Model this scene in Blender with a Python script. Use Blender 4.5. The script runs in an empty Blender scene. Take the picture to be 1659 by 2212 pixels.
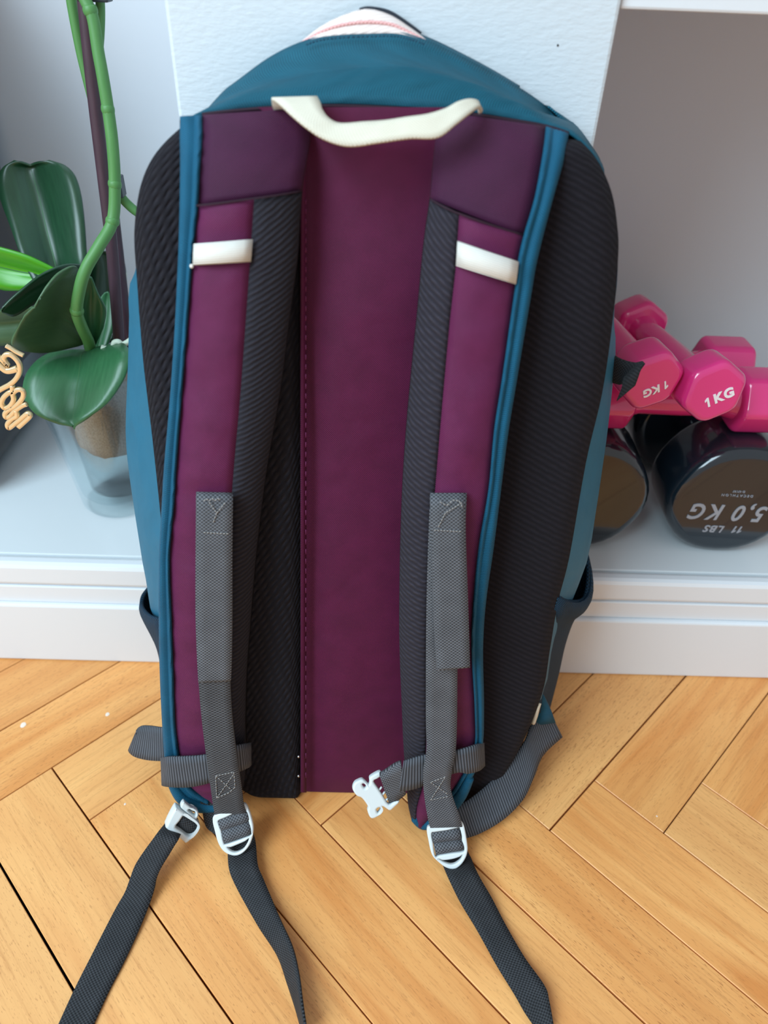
import bpy, bmesh, math, random
from mathutils import Vector, Matrix, Quaternion
random.seed(7)
C = bpy.context.scene.collection
scn = bpy.context.scene

# ------------------------------------------------------------------ camera, world, light, exposure
CAM_H = 0.56
FOC, CX, CY = 1592.76, 829.5, 1106.0            # focal length and centre for a 1659 x 2212 frame
PITCH, ROLL, YAW = math.radians(38.08467), math.radians(2.38681), math.radians(-1.16122)
fwd0 = Vector((0, math.cos(PITCH), -math.sin(PITCH))); right0 = Vector((1, 0, 0)); up0 = right0.cross(fwd0)
rz = Matrix.Rotation(YAW, 3, 'Z')
R_ = rz @ (math.cos(ROLL) * right0 + math.sin(ROLL) * up0)
U_ = rz @ (-math.sin(ROLL) * right0 + math.cos(ROLL) * up0)
F_ = rz @ fwd0
EYE = Vector((0, 0, CAM_H))
cam = bpy.data.cameras.new('camera'); cam_o = bpy.data.objects.new('camera', cam); C.objects.link(cam_o)
m = Matrix((R_, U_, -F_)).transposed().to_4x4(); m.translation = EYE
cam_o.matrix_world = m
cam.sensor_fit = 'VERTICAL'; cam.sensor_height = 36.0; cam.sensor_width = 27.0
cam.lens = 36.0 * FOC / 2212.0
cam.clip_start = 0.01
cam.dof.use_dof = True; cam.dof.focus_distance = 0.52; cam.dof.aperture_fstop = 5.6
scn.camera = cam_o

world = bpy.data.worlds.new('room_light'); scn.world = world; world.use_nodes = True
bg = world.node_tree.nodes['Background']
bg.inputs['Color'].default_value = (1.0, 0.985, 0.985, 1); bg.inputs['Strength'].default_value = 0.52

def area(name, loc, target, sx, sy, power, col):
    l = bpy.data.lights.new(name, 'AREA'); l.shape = 'RECTANGLE'; l.size = sx; l.size_y = sy
    l.energy = power; l.color = col
    o = bpy.data.objects.new(name, l); C.objects.link(o); o.location = loc
    o.rotation_euler = (Vector(target) - Vector(loc)).to_track_quat('-Z', 'Y').to_euler()
    return o
area('window_light', (-1.15, -0.75, 1.55), (0.0, 0.35, 0.15), 1.1, 1.5, 58.0, (0.66, 0.87, 1.0))

scn.view_settings.view_transform = 'Standard'; scn.view_settings.look = 'None'
scn.view_settings.gamma = 1.0; scn.view_settings.use_curve_mapping = False
scn.view_settings.exposure = 0.10

# ------------------------------------------------------------------ turning measured image points into points on real surfaces
TILT = math.radians(10.5)
BO = Vector((0, 0.337, 0))
BN = Vector((0, -math.cos(TILT), math.sin(TILT))); BE = Vector((0, math.sin(TILT), math.cos(TILT)))
def ray(px, py): return ((px - CX) / FOC) * R_ - ((py - CY) / FOC) * U_ + F_
def PY(px, py, Y): d = ray(px, py); return EYE + d * (Y / d.y)
def PZ(px, py, Z): d = ray(px, py); return EYE + d * ((Z - CAM_H) / d.z)
def PW(px, py, w): d = ray(px, py); return EYE + d * ((w - (EYE - BO).dot(BN)) / d.dot(BN))
def P(px, py, k, v): return {'y': PY, 'z': PZ, 'w': PW}[k](px, py, v)
BAGM = Matrix.Translation(BO) @ Matrix.Rotation(-TILT, 4, 'X')
BAGI = BAGM.inverted()
def bl(p): return BAGI @ p                       # world point -> backpack frame

# ------------------------------------------------------------------ materials
def srgb(r, g, b):
    f = lambda c: (c / 255) / 12.92 if c <= 10 else (((c / 255) + 0.055) / 1.055) ** 2.4
    return (f(r), f(g), f(b), 1)
class NT:
    def __init__(s, name):
        s.m = bpy.data.materials.new(name); s.m.use_nodes = True; s.t = s.m.node_tree
        s.b = s.t.nodes['Principled BSDF']
    def n(s, typ, **kw):
        x = s.t.nodes.new(typ)
        for k, v in kw.items(): setattr(x, k, v)
        return x
    def l(s, a, b): s.t.links.new(a, b)
    def math(s, op, a, b=None, c=None):
        x = s.n('ShaderNodeMath', operation=op)
        for i, v in enumerate((a, b, c)):
            if v is None: continue
            if isinstance(v, (int, float)): x.inputs[i].default_value = v
            else: s.l(v, x.inputs[i])
        return x.outputs[0]
    def mix(s, fac, a, b):
        x = s.n('ShaderNodeMix', data_type='RGBA')
        for i, v in ((0, fac), (6, a), (7, b)):
            if isinstance(v, (int, float)): x.inputs[i].default_value = v
            elif isinstance(v, tuple): x.inputs[i].default_value = v
            else: s.l(v, x.inputs[i])
        return x.outputs[2]
    def uv(s):
        t = s.n('ShaderNodeUVMap'); t.uv_map = 'UVMap'
        sp = s.n('ShaderNodeSeparateXYZ'); s.l(t.outputs[0], sp.inputs[0]); return sp.outputs[0], sp.outputs[1], t.outputs[0]
    def noise(s, vec, scale, detail=3, rough=0.5, dist=0.0):
        x = s.n('ShaderNodeTexNoise'); x.inputs['Scale'].default_value = scale; x.inputs['Detail'].default_value = detail
        x.inputs['Roughness'].default_value = rough; x.inputs['Distortion'].default_value = dist
        if vec is not None: s.l(vec, x.inputs['Vector'])
        return x.outputs[0]
    def bump(s, h, dist, strength=1.0, normal=None):
        x = s.n('ShaderNodeBump'); x.inputs['Distance'].default_value = dist; x.inputs['Strength'].default_value = strength
        s.l(h, x.inputs['Height'])
        if normal is not None: s.l(normal, x.inputs['Normal'])
        return x.outputs[0]
def plain(name, col, rough=0.5, spec=0.5, coat=0.0, metal=0.0):
    k = NT(name); k.b.inputs['Base Color'].default_value = col; k.b.inputs['Roughness'].default_value = rough
    k.b.inputs['Specular IOR Level'].default_value = spec; k.b.inputs['Coat Weight'].default_value = coat
    k.b.inputs['Coat Roughness'].default_value = 0.06; k.b.inputs['Metallic'].default_value = metal
    return k
def fabric(name, dark, light, pu=0.0012, pv=0.0012, twist=0.0, bump=0.00022, rough=0.75, wrinkle=0.0, sheen=0.03):
    """Woven cloth: a checker of thread crowns in metres of cloth (UV), plus soft wrinkles."""
    k = NT(name); u, v, vec = k.uv()
    uu = k.math('ADD', u, k.math('MULTIPLY', v, twist))
    s1 = k.math('SINE', k.math('MULTIPLY', uu, 2 * math.pi / pu)); s2 = k.math('SINE', k.math('MULTIPLY', v, 2 * math.pi / pv))
    h = k.math('MULTIPLY_ADD', s2 if pu >= 0.01 else s1 if pv >= 0.01 else k.math('MULTIPLY', s1, s2), 0.5, 0.5)
    nz = k.noise(vec, 60, 4)
    f = k.math('MULTIPLY', h, k.math('MULTIPLY_ADD', nz, 0.7, 0.65))
    k.l(k.mix(f, dark, light), k.b.inputs['Base Color'])
    b = k.bump(h, bump)
    if wrinkle: b = k.bump(k.noise(vec, 22, 2, 0.4, 0.6), wrinkle, 1.0, b)
    k.l(b, k.b.inputs['Normal']); k.b.inputs['Roughness'].default_value = rough
    k.b.inputs['Specular IOR Level'].default_value = 0.22
    k.b.inputs['Sheen Weight'].default_value = sheen; k.b.inputs['Sheen Roughness'].default_value = 0.4
    return k.m
def spacer_mesh(name, dark, light, ang=35, bw=0.0075, rh=0.0026, depth=0.0007, dash=0.6):
    """Padded knit: soft slanted ribs, broken into short lozenges by 'dash', over a fine knit."""
    k = NT(name); u, v, vec = k.uv()
    ca, sa = math.cos(math.radians(ang)), math.sin(math.radians(ang))
    p = k.math('ADD', k.math('MULTIPLY', u, ca), k.math('MULTIPLY', v, sa)); q = k.math('SUBTRACT', k.math('MULTIPLY', v, ca), k.math('MULTIPLY', u, sa))
    nz = k.noise(vec, 140, 2)
    qr = k.math('ADD', k.math('DIVIDE', q, rh), k.math('MULTIPLY', nz, 0.5))
    rib = k.math('MULTIPLY_ADD', k.math('SINE', k.math('MULTIPLY', qr, 2 * math.pi)), 0.5, 0.5)
    row = k.math('FLOOR', k.math('ADD', qr, 0.25))
    loz = k.math('MULTIPLY_ADD', k.math('SINE', k.math('ADD', k.math('MULTIPLY', p, 2 * math.pi / bw), k.math('MULTIPLY', row, 2.4))), 0.5, 0.5)
    h = k.math('MULTIPLY', rib, k.math('MULTIPLY_ADD', loz, dash, 1 - dash))
    s1 = k.math('SINE', k.math('MULTIPLY', u, 2 * math.pi / 0.0011)); s2 = k.math('SINE', k.math('MULTIPLY', v, 2 * math.pi / 0.0013))
    kn = k.math('MULTIPLY_ADD', k.math('MULTIPLY', s1, s2), 0.5, 0.5)
    f = k.math('ADD', k.math('MULTIPLY', h, 0.35), k.math('MULTIPLY', kn, 0.5))
    k.l(k.mix(f, dark, light), k.b.inputs['Base Color'])
    k.l(k.bump(h, depth, 1.0, k.bump(kn, 0.00015)), k.b.inputs['Normal'])
    k.b.inputs['Roughness'].default_value = 0.9; k.b.inputs['Specular IOR Level'].default_value = 0.12
    k.b.inputs['Sheen Weight'].default_value = 0.02
    return k.m

M = {}
M['teal'] = fabric('teal_nylon', srgb(4, 42, 56), srgb(30, 110, 134), 0.0014, 0.0013, 0.0, 0.0002, 0.6, 0.004)
M['teal_side'] = fabric('teal_side_nylon', srgb(22, 84, 110), srgb(42, 116, 146), 0.0011, 0.0011, 0, 0.0001, 0.55, 0.003)
M['teal_tape'] = fabric('teal_grosgrain', srgb(4, 46, 68), srgb(22, 108, 142), 0.0022, 0.0012, 0.0, 0.0003, 0.6)
M['maroon'] = fabric('maroon_nylon', srgb(46, 6, 32), srgb(120, 42, 90), 0.0013, 0.0013, 0.0, 0.0002, 0.6, 0.003)
M['maroon_yoke'] = fabric('dark_maroon_nylon', srgb(34, 8, 28), srgb(84, 30, 68), 0.0013, 0.0013, 0.15, 0.0002, 0.6, 0.002)
M['maroon_back'] = fabric('maroon_back_nylon', srgb(44, 5, 28), srgb(106, 26, 72), 0.0013, 0.0013, 0.0, 0.0002, 0.55, 0.0015)
M['mesh'] = spacer_mesh('black_spacer_mesh', srgb(14, 13, 16), srgb(52, 50, 58), 122, 0.0095, 0.0036, 0.0011, 0.8)
M['mesh_r'] = spacer_mesh('black_spacer_mesh_smooth', srgb(14, 13, 16), srgb(44, 41, 48), 30, 0.012, 0.0036, 0.0003, 0.3)
M['lining'] = spacer_mesh('strap_spacer_mesh', srgb(18, 17, 21), srgb(66, 64, 73), 148, 0.012, 0.0030, 0.0006, 0.35)
M['lining_r'] = spacer_mesh('strap_spacer_mesh_mirrored', srgb(22, 20, 25), srgb(76, 72, 83), 32, 0.010, 0.0032, 0.0008, 0.5)
M['web'] = fabric('grey_webbing', srgb(28, 29, 32), srgb(112, 114, 120), 0.0026, 0.0022, 0.0, 0.0003, 0.7)
M['web_mid'] = fabric('mid_grey_webbing', srgb(24, 24, 27), srgb(92, 93, 97), 0.0036, 0.0022, 0.0, 0.0003, 0.7)
M['web_dark'] = fabric('dark_webbing', srgb(12, 12, 14), srgb(66, 68, 72), 0.0026, 0.0022, 0.0, 0.0003, 0.75)
M['web_rib'] = fabric('ribbed_webbing', srgb(42, 45, 50), srgb(96, 100, 108), 0.02, 0.0022, 0.0, 0.0003, 0.7)
M['black_web'] = fabric('black_webbing', srgb(14, 14, 15), srgb(44, 44, 47), 0.002, 0.002, 0.0, 0.0003, 0.8)
M['cream'] = fabric('cream_webbing', srgb(198, 190, 170), srgb(240, 233, 216), 0.0016, 0.0016, 0.0, 0.0003, 0.8)
M['tab'] = fabric('off_white_tape', srgb(212, 210, 200), srgb(250, 249, 244), 0.0011, 0.02, 0.0, 0.0003, 0.7)
M['zip'] = fabric('pale_pink_zip_tape', srgb(224, 204, 198), srgb(248, 236, 230), 0.0022, 0.0022, 0.6, 0.0004, 0.7)
M['zip_pink'] = fabric('pink_zip_coil', srgb(226, 150, 150), srgb(250, 205, 200), 0.002, 0.002, 0, 0.0004, 0.6)
M['pocket'] = fabric('teal_open_mesh', srgb(3, 10, 17), srgb(26, 66, 92), 0.0034, 0.0034, 0.0, 0.0004, 0.75, 0.0, 0.0)
M['plastic'] = plain('pale_grey_plastic', srgb(214, 222, 224), 0.38, 0.5).m
M['thread_grey'] = plain('grey_thread', srgb(150, 148, 146), 0.7).m
M['thread_maroon'] = plain('maroon_thread', srgb(120, 40, 90), 0.7).m
M['thread_teal'] = plain('dark_teal_thread', srgb(12, 58, 82), 0.7).m
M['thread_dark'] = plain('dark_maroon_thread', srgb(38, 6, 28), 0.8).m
M['navy'] = plain('dark_navy_cloth', srgb(24, 32, 46), 0.7).m
M['metal'] = plain('small_rivet_metal', srgb(210, 210, 212), 0.25, 0.5, 0, 1.0).m
M['black_box'] = plain('black_lacquer', srgb(17, 19, 24), 0.22, 0.6, 0.5).m
M['gold'] = plain('pale_gold_acrylic', srgb(236, 206, 160), 0.16, 0.6, 0.4, 0.45).m
M['white_ink'] = plain('white_ink', srgb(238, 232, 236), 0.5).m
M['grey_ink'] = plain('grey_ink', srgb(150, 152, 160), 0.5).m
M['root'] = plain('pale_root', srgb(196, 208, 190), 0.6).m
M['clip'] = plain('dark_clip_plastic', srgb(44, 48, 54), 0.4).m

def wall_paint(name, col, rough, bumpd, scale, streak=(1, 1, 1)):
    k = plain(name, col, rough)
    tc = k.n('ShaderNodeTexCoord'); mp = k.n('ShaderNodeMapping'); mp.inputs['Scale'].default_value = streak
    k.l(tc.outputs['Object'], mp.inputs[0])
    k.l(k.bump(k.noise(mp.outputs[0], scale, 4, 0.6), bumpd), k.b.inputs['Normal'])
    return k.m
M['white_rough'] = wall_paint('brushed_white_paint', srgb(206, 214, 220), 0.55, 0.0004, 420, (0.35, 1, 1))
M['white'] = wall_paint('satin_white_lacquer', srgb(222, 225, 229), 0.38, 0.0001, 120)
M['shelf'] = wall_paint('white_shelf_lacquer', srgb(214, 219, 222), 0.22, 0.00005, 60)
M['grey_back'] = wall_paint('grey_back_board', srgb(214, 216, 222), 0.3, 0.00003, 60)

def pink_vinyl():
    k = plain('pink_vinyl', srgb(220, 50, 126), 0.22, 0.5, 0.8); return k.m
M['pink'] = pink_vinyl()
M['vinyl'] = plain('dark_petrol_vinyl', srgb(22, 33, 42), 0.16, 0.5, 0.6).m
M['vinyl'].node_tree.nodes['Principled BSDF'].inputs['Coat Roughness'].default_value = 0.03

def leaf_mat(name, dark, light, rough=0.35, trans=0.0):
    k = plain(name, dark, rough); u, v, vec = k.uv()
    mp = k.n('ShaderNodeMapping'); mp.inputs['Scale'].default_value = (60, 8, 1); k.l(vec, mp.inputs[0])
    n1 = k.noise(mp.outputs[0], 6, 4); n2 = k.noise(vec, 900, 2)
    f = k.math('ADD', k.math('MULTIPLY_ADD', n1, 0.5, 0.1), k.math('MULTIPLY', k.math('GREATER_THAN', n2, 0.72), 0.25))
    k.l(k.mix(f, dark, light), k.b.inputs['Base Color'])
    k.l(k.bump(n1, 0.00008), k.b.inputs['Normal'])
    if trans:
        k.b.inputs['Transmission Weight'].default_value = 0; k.b.inputs['Subsurface Weight'].default_value = trans
        k.b.inputs['Subsurface Radius'].default_value = (0.004, 0.008, 0.002)
    return k.m
M['leaf'] = leaf_mat('orchid_leaf_green', srgb(30, 78, 48), srgb(70, 126, 84))
M['leaf_dark'] = leaf_mat('orchid_leaf_dark', srgb(14, 44, 28), srgb(44, 88, 58), 0.3)
M['leaf_olive'] = leaf_mat('orchid_leaf_olive', srgb(46, 78, 50), srgb(88, 118, 80), 0.45)
M['leaf_backlit'] = leaf_mat('orchid_leaf_backlit', srgb(40, 130, 14), srgb(96, 186, 30), 0.3, 0.2)  # light shining through the leaf is put into its brighter greens
M['rib'] = plain('leaf_midrib_green', srgb(58, 104, 66), 0.45).m
M['stem'] = leaf_mat('orchid_stem_green', srgb(60, 116, 56), srgb(106, 158, 92), 0.5)
M['stick'] = leaf_mat('purple_brown_cane', srgb(40, 26, 36), srgb(96, 66, 80), 0.5)
M['bark'] = (lambda k: (k.l(k.mix(k.noise(None, 55, 6), srgb(104, 76, 64), srgb(214, 186, 168)), k.b.inputs['Base Color']), k.m)[1])(plain('orchid_bark', srgb(120, 85, 65), 0.8))
def glass(name, tint, ior, rough=0.03):
    """thin clear wall: lets light straight through, mirrors more at grazing angles"""
    k = NT(name); out = k.t.nodes['Material Output']
    tr = k.n('ShaderNodeBsdfTransparent'); tr.inputs[0].default_value = tint
    gs = k.n('ShaderNodeBsdfGlossy'); gs.inputs['Roughness'].default_value = rough; gs.inputs[0].default_value = (0.95, 0.97, 1, 1)
    lw = k.n('ShaderNodeLayerWeight'); lw.inputs[0].default_value = 0.5
    fac = k.math('MULTIPLY_ADD', k.math('POWER', lw.outputs['Facing'], 3.5), 0.38, 0.03 * ior / 1.5)
    mx = k.n('ShaderNodeMixShader'); k.l(fac, mx.inputs[0]); k.l(tr.outputs[0], mx.inputs[1]); k.l(gs.outputs[0], mx.inputs[2])
    k.l(mx.outputs[0], out.inputs[0]); k.t.nodes.remove(k.b); return k.m
M['glass'] = glass('clear_glass', (0.93, 0.965, 0.97, 1), 1.5)
M['liner'] = glass('clear_thin_plastic', (0.90, 0.92, 0.92, 1), 1.4, 0.18)

def wood():
    k = NT('beech_parquet'); tc = k.n('ShaderNodeTexCoord'); oi = k.n('ShaderNodeObjectInfo')
    off = k.n('ShaderNodeVectorMath', operation='SCALE'); k.l(tc.outputs['Object'], off.inputs[0]); off.inputs['Scale'].default_value = 1.0
    cmb = k.n('ShaderNodeCombineXYZ')
    r = oi.outputs['Random']
    k.l(k.math('MULTIPLY', r, 37.0), cmb.inputs[0]); k.l(k.math('MULTIPLY', r, 91.0), cmb.inputs[1]); k.l(k.math('MULTIPLY', r, 13.0), cmb.inputs[2])
    ad = k.n('ShaderNodeVectorMath', operation='ADD'); k.l(off.outputs[0], ad.inputs[0]); k.l(cmb.outputs[0], ad.inputs[1])
    def mapped(sx, sy):
        mp = k.n('ShaderNodeMapping'); mp.inputs['Scale'].default_value = (sx, sy, sy); k.l(ad.outputs[0], mp.inputs[0]); return mp.outputs[0]
    broad = k.noise(mapped(5, 42), 1.0, 3, 0.55, 0.8)
    fine = k.noise(mapped(22, 520), 1.0, 3, 0.6, 0.4)
    flick = k.noise(mapped(220, 1500), 1.0, 1, 0.5)
    wide = k.noise(mapped(3, 9), 1.0, 2)
    def ramp(f, a, b):
        x = k.n('ShaderNodeMapRange'); x.inputs[1].default_value = a; x.inputs[2].default_value = b; k.l(f, x.inputs[0]); return x.outputs[0]
    c = k.mix(ramp(broad, 0.3, 0.72), srgb(222, 144, 76), srgb(250, 186, 114))
    c = k.mix(k.math('MULTIPLY', ramp(wide, 0.4, 0.7), 0.45), c, srgb(214, 150, 86))
    tone = k.math('FRACT', k.math('MULTIPLY', r, 7.31))
    c = k.mix(k.math('MULTIPLY', ramp(tone, 0.45, 1.0), 0.55), c, srgb(206, 142, 82))
    c = k.mix(k.math('MULTIPLY', ramp(k.math('FRACT', k.math('MULTIPLY', r, 3.77)), 0.5, 1.0), 0.5), c, srgb(244, 190, 124))
    c = k.mix(k.math('MULTIPLY', ramp(fine, 0.50, 0.8), 0.45), c, srgb(172, 108, 56))
    # medullary flecks: short dark dashes, strong in some boards only
    amount = ramp(k.math('FRACT', k.math('MULTIPLY', r, 5.9)), 0.2, 0.9)
    c = k.mix(k.math('MULTIPLY', ramp(flick, 0.63, 0.70), k.math('MULTIPLY_ADD', amount, 0.35, 0.28)), c, srgb(160, 98, 52))
    k.l(c, k.b.inputs['Base Color'])
    k.b.inputs['Roughness'].default_value = 0.38; k.b.inputs['Specular IOR Level'].default_value = 0.45
    k.l(k.bump(fine, 0.00008), k.b.inputs['Normal'])
    return k.m
M['wood'] = wood()
M['gap'] = plain('dark_joint', srgb(34, 24, 18), 0.9).m

# ------------------------------------------------------------------ builders
def link(name, me, parent=None, mat=None, smooth=True, **props):
    o = bpy.data.objects.new(name, me); C.objects.link(o)
    if parent: o.parent = parent
    if mat: me.materials.append(mat)
    if smooth:
        for p in me.polygons: p.use_smooth = True
    for k_, v_ in props.items(): o[k_] = v_
    return o
def empty(name, loc, label, cat, group=None, mat=None):
    o = bpy.data.objects.new(name, None); C.objects.link(o); o.empty_display_size = 0.02
    if mat is not None: o.matrix_world = mat
    else: o.location = loc
    o['label'] = label; o['category'] = cat
    if group: o['group'] = group
    return o
def cr(a, b, c, d, t):
    return 0.5 * ((2 * b) + (c - a) * t + (2 * a - 5 * b + 4 * c - d) * t * t + (3 * b - a - 3 * c + d) * t ** 3)
def dense(seq, n):
    """Catmull-Rom through a list of Vectors, n steps per span."""
    out = []
    L = len(seq)
    for i in range(L - 1):
        a, b, c, d = seq[max(i - 1, 0)], seq[i], seq[i + 1], seq[min(i + 2, L - 1)]
        for j in range(n): out.append(cr(a, b, c, d, j / n))
    out.append(seq[-1].copy()); return out
def dense_rows(rows, n):
    cols = [dense([r[k_] for r in rows], n) for k_ in range(len(rows[0]))]
    return [[c[i] for c in cols] for i in range(len(cols[0]))]
def grid(name, rows, mat, parent=None, closed=False, caps=False, xf=None, solid=0.0, off=0.0, smooth=True, flip=False, **props):
    """rows of points -> mesh with a UV map in metres (u across, v along)."""
    nr, nc = len(rows), len(rows[0])
    vs = [(xf(p) if xf else p) for r in rows for p in r]
    fs = []; uvs = []
    mid = nr // 2
    U = []
    for r in rows:
        a = [0.0]
        for k_ in range(1, nc): a.append(a[-1] + (r[k_] - r[k_ - 1]).length)
        if closed: a.append(a[-1] + (r[0] - r[-1]).length)
        c0 = a[-1] / 2
        U.append([x - c0 for x in a])
    V = [0.0]
    for i in range(1, nr):
        V.append(V[-1] + sum((rows[i][k_] - rows[i - 1][k_]).length for k_ in range(nc)) / nc)
    for i in range(nr - 1):
        for k_ in range(nc if closed else nc - 1):
            k2 = (k_ + 1) % nc
            f = [i * nc + k_, i * nc + k2, (i + 1) * nc + k2, (i + 1) * nc + k_]
            uv = [(U[i][k_], V[i]), (U[i][k_ + 1], V[i]), (U[i + 1][k_ + 1], V[i + 1]), (U[i + 1][k_], V[i + 1])]
            if flip: f.reverse(); uv.reverse()
            fs.append(f); uvs.append(uv)
    if caps and closed:
        for i, rev in ((0, not flip), (nr - 1, flip)):
            f = [i * nc + k_ for k_ in range(nc)]; uv = [(U[i][k_], V[i]) for k_ in range(nc)]
            if rev: f.reverse(); uv.reverse()
            fs.append(f); uvs.append(uv)
    me = bpy.data.meshes.new(name); me.from_pydata([tuple(v) for v in vs], [], fs)
    ul = me.uv_layers.new(name='UVMap'); i = 0
    for uv in uvs:
        for q in uv: ul.data[i].uv = q; i += 1
    o = link(name, me, parent, mat, smooth, **props)
    if solid:
        md = o.modifiers.new('thickness', 'SOLIDIFY'); md.thickness = solid; md.offset = off
    return o
def ribbon(name, pairs, mat, parent=None, n=6, m_=4, crown=0.0, xf=None, solid=0.0014, off=0.0, **props):
    """pairs: (left point, right point) along a strap; builds a woven band with real thickness."""
    rows = []
    for a, b in dense_rows([list(p) for p in pairs], n):
        rows.append([a.lerp(b, k_ / m_) for k_ in range(m_ + 1)])
    return grid(name, rows, mat, parent, xf=xf, solid=solid, off=off, **props)
def tube(name, pts, rad, mat, parent=None, seg=10, n=6, xf=None, **props):
    ps = dense(pts, n) if n > 1 else pts
    rs = rad if callable(rad) else (lambda t: rad)
    t0 = (ps[1] - ps[0]).normalized(); a = t0.orthogonal().normalized()
    rows = []
    for i, p in enumerate(ps):
        t = (ps[min(i + 1, len(ps) - 1)] - ps[max(i - 1, 0)]).normalized()
        a = (a - t * a.dot(t)).normalized(); b = t.cross(a); r = rs(i / (len(ps) - 1))
        rows.append([p + (a * math.cos(2 * math.pi * k_ / seg) + b * math.sin(2 * math.pi * k_ / seg)) * r for k_ in range(seg)])
    return grid(name, rows, mat, parent, closed=True, caps=True, xf=xf, **props)
def box(name, lo, hi, mat, parent=None, bev=0.001, seg=2, **props):
    bm = bmesh.new(); bmesh.ops.create_cube(bm, size=1)
    for v in bm.verts: v.co = Vector([lo[i] + (v.co[i] + 0.5) * (hi[i] - lo[i]) for i in range(3)])
    if bev: bmesh.ops.bevel(bm, geom=bm.edges[:], offset=bev, segments=seg, profile=0.5, affect='EDGES')
    me = bpy.data.meshes.new(name); bm.to_mesh(me); bm.free()
    return link(name, me, parent, mat, False, **props)
def lathe(name, prof, centre, mat, parent=None, seg=40, **props):
    rows = [[Vector((centre[0] + r * math.cos(2 * math.pi * k_ / seg), centre[1] + r * math.sin(2 * math.pi * k_ / seg), z)) for k_ in range(seg)] for r, z in prof]
    return grid(name, rows, mat, parent, closed=True, flip=False, **props)
def closed_dense(pts, n):
    L = len(pts); out = []
    for i in range(L):
        for j in range(n): out.append(cr(pts[i - 1], pts[i], pts[(i + 1) % L], pts[(i + 2) % L], j / n))
    return out
def plate(name, outer, holes, c, ex, ey, thick, bev, mat, parent=None, sm=4, xf=None, **props):
    """A moulded plastic plate: 2-D outline with holes (metres in the ex, ey plane at c), extruded with rounded edges."""
    cu = bpy.data.curves.new(name, 'CURVE'); cu.dimensions = '2D'; cu.fill_mode = 'BOTH'
    cu.extrude = thick / 2 - bev; cu.bevel_depth = bev; cu.bevel_resolution = 2; cu.offset = -bev
    for poly in [outer] + holes:
        pl = closed_dense([Vector((p[0], p[1], 0)) for p in poly], sm) if sm > 1 else [Vector((p[0], p[1], 0)) for p in poly]
        sp = cu.splines.new('POLY'); sp.points.add(len(pl) - 1); sp.use_cyclic_u = True
        for q, p in zip(sp.points, pl): q.co = (p.x, p.y, 0, 1)
    tmp = bpy.data.objects.new('tmp', cu); C.objects.link(tmp)
    me = bpy.data.meshes.new_from_object(tmp.evaluated_get(bpy.context.evaluated_depsgraph_get()))
    bpy.data.objects.remove(tmp); bpy.data.curves.remove(cu)
    me.name = name
    nz = ex.cross(ey)
    for v in me.vertices:
        p = c + ex * v.co.x + ey * v.co.y + nz * v.co.z
        v.co = xf(p) if xf else p
    me.materials.clear()
    return link(name, me, parent, mat, False, **props)
def plane_px(px, py, k, v, nrm):
    """A plane through a measured point, with a 2-D frame; returns c, ex, ey and a function px -> 2-D."""
    c = P(px, py, k, v); nrm = nrm.normalized()
    ex = (R_ - nrm * R_.dot(nrm)).normalized(); ey = nrm.cross(ex)
    def to2(qx, qy):
        d = ray(qx, qy); t = (c - EYE).dot(nrm) / d.dot(nrm); p = EYE + d * t - c
        return (p.dot(ex), p.dot(ey))
    return c, ex, ey, to2
def text_mesh(name, s, size, c, ex, ey, mat, parent=None, shear=0.0, thick=0.0002, spacing=1.0, bold=0.0, xf=None, sx=1.0):
    cu = bpy.data.curves.new(name, 'FONT'); cu.body = s; cu.size = size; cu.align_x = 'CENTER'; cu.align_y = 'CENTER'
    cu.extrude = thick; cu.shear = shear; cu.space_character = spacing; cu.offset = bold; cu.resolution_u = 4
    tmp = bpy.data.objects.new('tmp', cu); C.objects.link(tmp)
    me = bpy.data.meshes.new_from_object(tmp.evaluated_get(bpy.context.evaluated_depsgraph_get()))
    bpy.data.objects.remove(tmp); bpy.data.curves.remove(cu); me.name = name
    nz = ex.cross(ey)
    for v in me.vertices:
        p = c + ex * v.co.x * sx + ey * v.co.y + nz * v.co.z
        v.co = xf(p) if xf else p
    me.materials.clear()
    return link(name, me, parent, mat, False)

# ------------------------------------------------------------------ floor: herringbone of single boards
PW_, PL_ = 0.1157 * CAM_H, 0.1157 * CAM_H * 7
fl = box('floor', (-1.75, -0.75, -0.032), (1.75, 0.95, -0.0145), M['gap'], None, 0, kind='structure')
def plank_mesh():
    g = 0.00045; L2, W2, ch = PL_ / 2 - g, PW_ / 2 - g, 0.0004
    vs = []
    for z, d in ((-0.0140, 0), (-ch, 0), (0, ch)):
        vs += [(-L2 + d, -W2 + d, z), (L2 - d, -W2 + d, z), (L2 - d, W2 - d, z), (-L2 + d, W2 - d, z)]
    fs = [(3, 2, 1, 0), (8, 9, 10, 11)]
    for a in (0, 4):
        for i in range(4): j = (i + 1) % 4; fs.append((a + i, a + j, a + 4 + j, a + 4 + i))
    me = bpy.data.meshes.new('plank'); me.from_pydata(vs, [], fs); me.materials.append(M['wood']); return me
pm = plank_mesh()
S2 = math.sqrt(0.5)
B0 = -0.7785 * CAM_H; A0 = -0.0009 * CAM_H
def add_plank(a, b, rot):
    x, y = (a + b) * S2, (a - b) * S2
    if not (-1.35 < x < 1.35 and -0.6 < y < 0.70): return
    o = bpy.data.objects.new('plank', pm); C.objects.link(o); o.parent = fl
    o.location = (x, y, random.uniform(-0.00025, 0)); o.rotation_euler = (0, 0, rot + random.uniform(-0.0006, 0.0006))
    o.scale = (1, 1 - random.choice((0, 0, 0.004, 0.012)), 1)
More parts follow.
